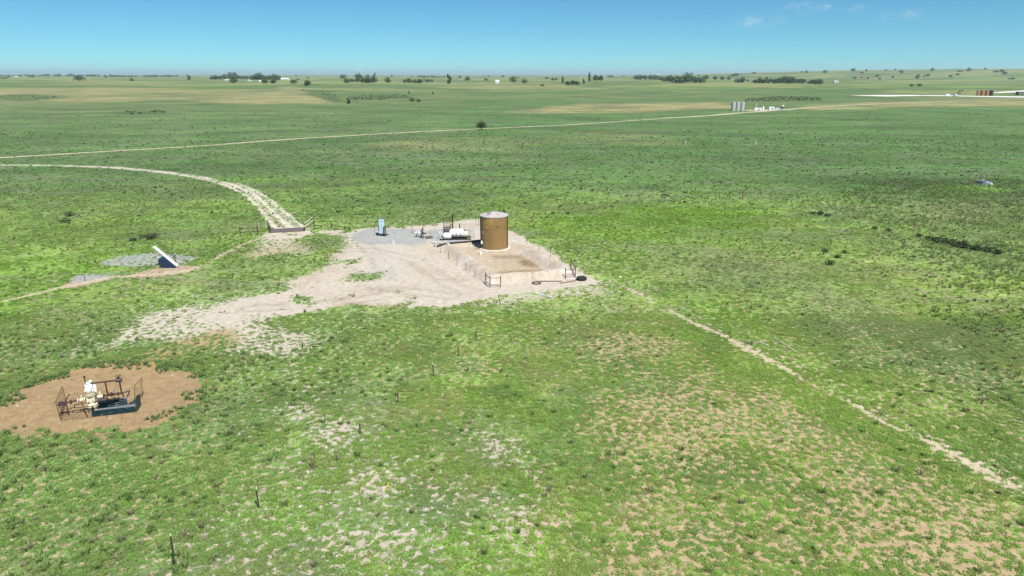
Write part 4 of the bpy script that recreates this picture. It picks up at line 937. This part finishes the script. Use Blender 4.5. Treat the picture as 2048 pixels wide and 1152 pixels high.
for px, py, h in ((1272, 160, 9), (1280, 160, 10), (1290, 159, 9), (1301, 160, 9), (1312, 160, 10), (1322, 161, 9), (1331, 165, 10), (1340, 165, 13), (1350, 166, 15), (1360, 167, 15), (1371, 166, 17), (1380, 165, 13), (1390, 166, 12), (1399, 166, 12), (1412, 160, 8), (1430, 160, 7), (1445, 160, 8), (1457, 160, 7), (1477, 166, 9), (1485, 166, 10), (1510, 167, 8), (1519, 168, 11), (1529, 168, 10), (1538, 167, 10), (1549, 168, 9), (1559, 168, 11), (1568, 168, 13), (1577, 168, 14), (1586, 168, 11), (1597, 167, 9), (1606, 167, 8)):
    tree(px, py, h, random.choice(('round', 'round', 'wide')), random.choice((0, 0, 1)), random.uniform(.9, 1.3), None, L3, 'trees of the far row')
for px, py, h in ((1622, 169, 9), (1630, 169, 10), (1640, 169, 11)): tree(px, py, h, 'wide', 1, 1.1, None, 'fresh green tree at the end of the far row', 'green trees ending the row')
for px, py, h, sh, lab in ((160, 163, 11, 'wide', 'solitary bushy tree far out on the left plain'), (264, 163, 5, 'round', None), (378, 162, 8, 'tall', 'narrow upright tree alone on the left plain'), (588, 174, 8, 'wide', None), (615, 176, 11, 'wide', 'broad dark tree at the head of the gully'), (685, 158, 8, 'round', None), (694, 170, 10, 'round', None),
        (898, 166, 14, 'tall', 'tall narrow tree between the two plain groves'), (935, 161, 9, 'round', None), (972, 161, 6, 'wide', None), (1026, 165, 11, 'round', None), (1049, 167, 9, 'round', None), (1105, 163, 6, 'round', None), (1125, 166, 10, 'tall', None), (1135, 172, 9, 'wide', None), (1145, 172, 11, 'wide', None), (1155, 172, 8, 'wide', None), (1167, 169, 8, 'tall', None), (1178, 163, 13, 'tall', None), (1191, 165, 11, 'round', None), (1201, 165, 10, 'round', None), (1085, 174, 5, 'wide', None), (818, 189, 5, 'tall', None), (866, 189, 5, 'tall', None), (825, 205, 8, 'wide', None), (838, 206, 7, 'wide', None), (1823, 174, 5, 'wide', None), (1838, 174, 5, 'wide', None), (697, 209, 9, 'tall', None)):
    tree(px, py, h, sh, random.choice((0, 0, 1, 2)), random.uniform(.85, 1.2), None, lab or 'small scattered dark tree on the far plain', None if lab else 'scattered trees of the plain')
for k in range(46):
    px = random.uniform(1440, 2120); ds = random.uniform(2500, 5200)
    tree(px, 0, random.uniform(3.2, 6.5), random.choice(('round', 'wide')), random.choice((0, 1, 2)), random.uniform(.9, 1.4), ds, 'small dark tree dotted over the low green ridge', 'trees on the low ridge')
for k in range(40):
    px = random.uniform(-60, 1400); ds = random.uniform(2600, 6500)
    tree(px, 0, random.uniform(2.2, 5), random.choice(('round', 'wide')), random.choice((0, 1, 2)), random.uniform(.9, 1.5), ds, 'tiny far tree along the flat horizon', 'trees along the horizon')
for pr in protos.values():
    for ch in list(pr.children): bpy.data.objects.remove(ch)
    bpy.data.objects.remove(pr)
# far shelterbelt, read as one mass
mb = MB()
for k in range(150):
    px = random.uniform(-160, 358) if k < 130 else random.uniform(820, 900); P = PD(px, random.uniform(5200, 5800)); h = random.uniform(8, 19)*(1 if px < 240 else .75); w = random.uniform(16, 34)
    B_ = [((P.x+random.uniform(-w, w)*.4, P.y+random.uniform(-8, 8), P.z+h*.55), (w*.45, 6, h*.5)) for _ in range(2)]
    cl = leaf_cloud(34, 4.2, B_); mb.add(cl.v, cl.f)
o = mb.build('distant_woods', LM[0]); o['kind'] = 'stuff'

def shrub(px, py, s_, label, group, kind=0, name='shrub'):
    P = GZ(px, py); t = thing(name, label, 'shrub', P, random.uniform(0, 6), group)
    B_ = [((random.uniform(-.4, .4)*s_, random.uniform(-.3, .3)*s_, .28*s_), (.4*s_, .36*s_, .26*s_)) for _ in range(4)]
    leaf_cloud(170, .085*s_, B_).build('foliage', LM[kind], t)
    st_ = MB()
    for k in range(4): st_.cyl((0, 0, -.05), (random.uniform(-.3, .3)*s_, random.uniform(-.3, .3)*s_, .3*s_), .03, .012, 5)
    st_.build('stems', M['bark'], t, True)
for px, py, s_ in ((1876, 484, 1.3), (1890, 487, 1.5), (1905, 490, 1.4), (1917, 494, 1.3), (1930, 496, 1.6), (1946, 499, 1.4), (1960, 502, 1.2), (1978, 505, 1.3), (1998, 509, 1.1), (1860, 480, 1.0), (1640, 430, 1.3), (1652, 433, 1.0), (1625, 428, .9), (1750, 458, .9), (1776, 463, .8), (1838, 474, .9)):
    shrub(px, py, s_, 'dark low shrub in the slanting line across the right grassland', 'shrubs in the slanting line', 2 if random.random() < .7 else 1)
for px, py, s_ in ((305, 478, 1.5), (292, 474, 1.0), (268, 482, .9), (130, 446, 1.2), (140, 432, 1.3)): shrub(px, py, s_, 'dark green bush behind the left track fence line', 'bushes behind the left fence', 2)
for px, py, s_ in ((1660, 530, 1.0), (1690, 506, .8), (1650, 504, .9), (1674, 516, .8)): shrub(px, py, s_, 'small dark bush alone in the pale right grassland', 'bushes in the right grassland', 0)

# ------------------------------------------------------------------ far tank battery and pads
TG = 'grey tanks in the far battery'
for k, px in enumerate((1466, 1475, 1484)):
    P = GZ(px, 222.5); t = thing('oil_tank', 'pale grey upright tank standing in the far row of three', 'tank', P, 0, TG)
    MB().lathe([(1.3, 0), (1.3, 5.0)], 24).build('shell', M['grey'], t, True); MB().lathe([(1.33, 4.98), (1.33, 5.06), (.02, 5.4)], 24).build('roof', M['grey'], t, True); MB().cyl((.5, -.4, 5.2), (.5, -.4, 5.55), .2, n=10).build('hatch', M['galv'], t, True)
    if k == 2: MB().bar((1.32, -.3, .2), (1.32, -.3, 5.2), .3, .06).build('ladder', M['darksteel'], t)
def farbox(name, px, py, sz, mat, label, cat, extra=None, rz=0):
    P = GZ(px, py); t = thing(name, label, cat, P, rz)
    MB().box((0, 0, sz[2]/2+.12), sz).build('body', M[mat], t); MB().box((0, 0, .06), (sz[0]*1.15, sz[1]*1.1, .13)).build('skid', M['darksteel'], t)
    MB().box((0, 0, sz[2]+.17), (sz[0]*1.04, sz[1]*1.04, .09)).build('lid', M[mat], t)
    MB().box((sz[0]*.1, -sz[1]/2-.02, sz[2]*.5), (sz[0]*.45, .06, sz[2]*.6)).build('door', M['galv'], t)
    return t
farbox('equipment_box', 1515, 222, (4.4, 2, 1.3), 'white', 'low white equipment box left of the slim white cylinder', 'equipment box')
farbox('equipment_box', 1542, 222, (3.0, 2.4, 2.0), 'white', 'white square equipment shed in the far battery', 'equipment box')
farbox('equipment_box', 1554, 222, (2.6, 1.6, 1.3), 'blue', 'small blue box beside the white square shed', 'equipment box')
P = GZ(1512, 221); t = thing('flare_stack', 'slim pale flare stack rising behind the low white box', 'stack', P); MB().cyl((0, 0, 0), (0, 0, 4.2), .28, .24, 10).build('stack', M['cream'], t, True); MB().cyl((0, 0, 4.2), (0, 0, 4.6), .36, n=10).build('tip', M['galv'], t, True); MB().box((0, 0, .1), (1.1, 1.1, .25)).build('base', M['concrete'], t)
P = GZ(1526, 222); t = thing('heater_vessel', 'slim upright white cylinder in the far battery', 'vessel', P); MB().lathe([(.5, 0), (.5, 2.2), (.35, 2.42), (.02, 2.5)], 16).build('shell', M['white'], t, True); MB().cyl((0, 0, 2.4), (0, 0, 2.9), .08).build('vent', M['galv'], t, True)
P = GZ(1562, 222); t = thing('dish_mast', 'dark slanted mast carrying a white round head in the far battery', 'mast', P); MB().bar((-1.2, 0, 0), (1.0, 0, 2.4), .3).build('mast', M['navy'], t); MB().lathe([(.001, 2.2), (.6, 2.45), (.7, 2.8), (.4, 3.15), (.001, 3.2)], 14, (1.0, 0, 0)).build('head', M['white'], t, True); MB().bar((.9, 0, 0), (.6, 0, 1.9), .18).build('strut', M['darksteel'], t)
OG = 'orange brown tanks on the far white pad'
for px in (1956, 1964, 1973, 1982):
    P = GZ(px, 189.8); t = thing('oil_tank', 'orange brown upright tank on the far white caliche pad', 'tank', P, 0, OG)
    MB().lathe([(1.85, 0), (1.85, 6.0)], 20).build('shell', M['orange'] if px != 1982 else M['rust'], t, True); MB().lathe([(1.9, 5.98), (1.9, 6.1), (.02, 6.6)], 20).build('roof', M['galv'], t, True)
P = GZ(1919, 187); t = thing('pump_jack', 'dark pump jack on the far white caliche pad', 'pump jack', P)
for s_ in (-1, 1): MB().bar((s_*1.2, -.5, 0), (0, 0, 4.2), .3).build('leg', M['darksteel'], t)
MB().bar((-2.6, 0, 3.9), (2.6, 0, 4.9), .45, .6).build('walking_beam', M['darksteel'], t); MB().box((2.7, 0, 4.7), (.6, .5, 1.8)).build('horse_head', M['darksteel'], t); MB().box((-2.2, 0, .8), (1.6, 1.0, 1.6)).build('gearbox', M['rust'], t); MB().bar((-2.3, .2, 1.2), (-2.5, 0, 3.9), .22).build('pitman', M['darksteel'], t)
farbox('equipment_box', 1895, 190, (4, 2.5, 2.0), 'white', 'white equipment box left of the far pump jack', 'equipment box'); farbox('equipment_box', 1911, 191, (3, 2.5, 2.4), 'blue', 'pale blue equipment box below the far pump jack', 'equipment box'); farbox('equipment_box', 2038, 188, (6, 3, 3.4), 'darksteel', 'dark equipment box beyond the orange tanks', 'equipment box')

# ------------------------------------------------------------------ farm buildings
def building(px, py, w, d, h, rh, wall, roofm, label, rz=0):
    P = GZ(px, py); t = thing('farm_building', label, 'building', P, rz)
    wl_ = MB(); wl_.add([(-w/2, -d/2, 0), (w/2, -d/2, 0), (w/2, d/2, 0), (-w/2, d/2, 0), (-w/2, -d/2, h), (w/2, -d/2, h), (w/2, d/2, h), (-w/2, d/2, h), (-w/2, 0, h+rh), (w/2, 0, h+rh)], [(0, 1, 5, 4), (2, 3, 7, 6), (1, 2, 6, 9, 5), (3, 0, 4, 8, 7)])
    wl_.build('wall', M[wall], t)
    rf = MB(); e = .5; k = rh/(d/2)
    for s_ in (-1, 1):
        a, b = Vector((0, s_*(d/2+e), h-e*k+.12)), Vector((0, 0, h+rh+.12)); X = Vector((w/2+e, 0, 0)); U = Vector((0, 0, .14))
        rf.add([a-X, a+X, b+X, b-X, a-X+U, a+X+U, b+X+U, b-X+U], [(0, 1, 2, 3), (7, 6, 5, 4), (0, 4, 5, 1), (1, 5, 6, 2), (2, 6, 7, 3), (3, 7, 4, 0)])
    rf.build('roof', M[roofm], t)
    MB().box((w*.12, -d/2-.04, h*.4), (w*.2, .1, h*.8)).build('door', M['galv'], t)
    for x in (-.32, -.12, .36): MB().box((x*w, -d/2-.04, h*.55), (w*.09, .1, h*.3)).build('window', M['glass'], t)
building(571, 161.5, 26, 14, 5.5, 2.5, 'white', 'white', 'long white metal shed at the right end of the farm grove')
building(455, 164.5, 12, 9, 4.2, 2.2, 'cream', 'grey', 'cream house standing among the farm grove trees')
building(500, 164.5, 9, 8, 3.6, 1.8, 'white', 'grey', 'small white house in front of the farm grove trees')
building(522, 166, 6, 6, 3, 1.5, 'white', 'white', 'tiny white outbuilding below the farm grove trees')
building(995, 167, 8, 8, 5, 3.4, 'white', 'white', 'white gabled shed on the open central plain')
building(1024, 159.5, 18, 10, 4.5, 2, 'cream', 'grey', 'cream house behind the tree on the central plain')
building(33, 155.5, 24, 12, 5, 2.5, 'white', 'white', 'white shed on the far left plain')
building(92, 151.8, 55, 22, 14, 6, 'white', 'white', 'large white building beside the distant woods')
building(1728, 158, 30, 12, 5, 3, 'barnred', 'barnred', 'rust red barn at the foot of the low ridge')
building(1672, 163.5, 12, 8, 4, 2, 'white', 'grey', 'small white house right of the fresh green trees')
building(1315, 151.2, 60, 25, 12, 6, 'white', 'white', 'long white building on the far rise behind the tree row')

# ------------------------------------------------------------------ wind turbines on the horizon
def turbine(px, dist, ht, ph):
    P = PD(px, dist); t = thing('wind_turbine', 'white three bladed wind turbine on the far horizon', 'wind turbine', P, R(random.uniform(-25, 25)), 'wind turbines on the horizon')
    MB().cyl((0, 0, 0), (0, 0, ht), 2.6, 1.6, 12).build('tower', M['white'], t, True); MB().box((0, 1, ht+1.5), (3.6, 10, 3.6)).build('nacelle', M['white'], t)
    hub = MB().cyl((0, -6.5, ht+1.5), (0, -4, ht+1.5), 1.2, 1.9, 10).build('hub', M['white'], t, True)
    for k in range(3):
        a = ph+k*2.0944; d = Vector((math.sin(a), 0, math.cos(a))); q = Vector((-d.z, 0, d.x)); c_ = Vector((0, -5.5, ht+1.5))
        MB().add([c_+d*1+q*1.1, c_+d*1-q*1.1, c_+d*9-q*1.9, c_+d*44, c_+d*9+q*1.3]+[v+Vector((0, .5, 0)) for v in (c_+d*1+q*1.1, c_+d*1-q*1.1, c_+d*9-q*1.9, c_+d*44, c_+d*9+q*1.3)], [(0, 1, 2, 3, 4), (9, 8, 7, 6, 5)]+[((i+1) % 5, i, 5+i, 5+(i+1) % 5) for i in range(5)]).build('blade', M['white'], t)
for px, ds, ph in ((444, 9500, .3), (528, 10500, 1.0), (640, 9800, .7), (716, 8600, .1), (722, 9400, 1.5), (745, 8400, .9), (750, 9900, .4), (812, 10500, 1.2)): turbine(px, ds, 82, ph)

# ------------------------------------------------------------------ haze
hb = MB().box((0, 20200, 66), (71000, 43000, 148)); hz = hb.build('haze', M['white']); hz['kind'] = 'stuff'
hm = bpy.data.materials.new('haze'); hm.use_nodes = True; t = hm.node_tree; t.nodes.clear()
v = t.nodes.new('ShaderNodeVolumePrincipled'); v.inputs['Color'].default_value = (.70, .91, 1, 1); v.inputs['Density'].default_value = 5.5e-5; v.inputs['Anisotropy'].default_value = .1
o_ = t.nodes.new('ShaderNodeOutputMaterial'); t.links.new(v.outputs[0], o_.inputs['Volume']); hz.data.materials.clear(); hz.data.materials.append(hm)
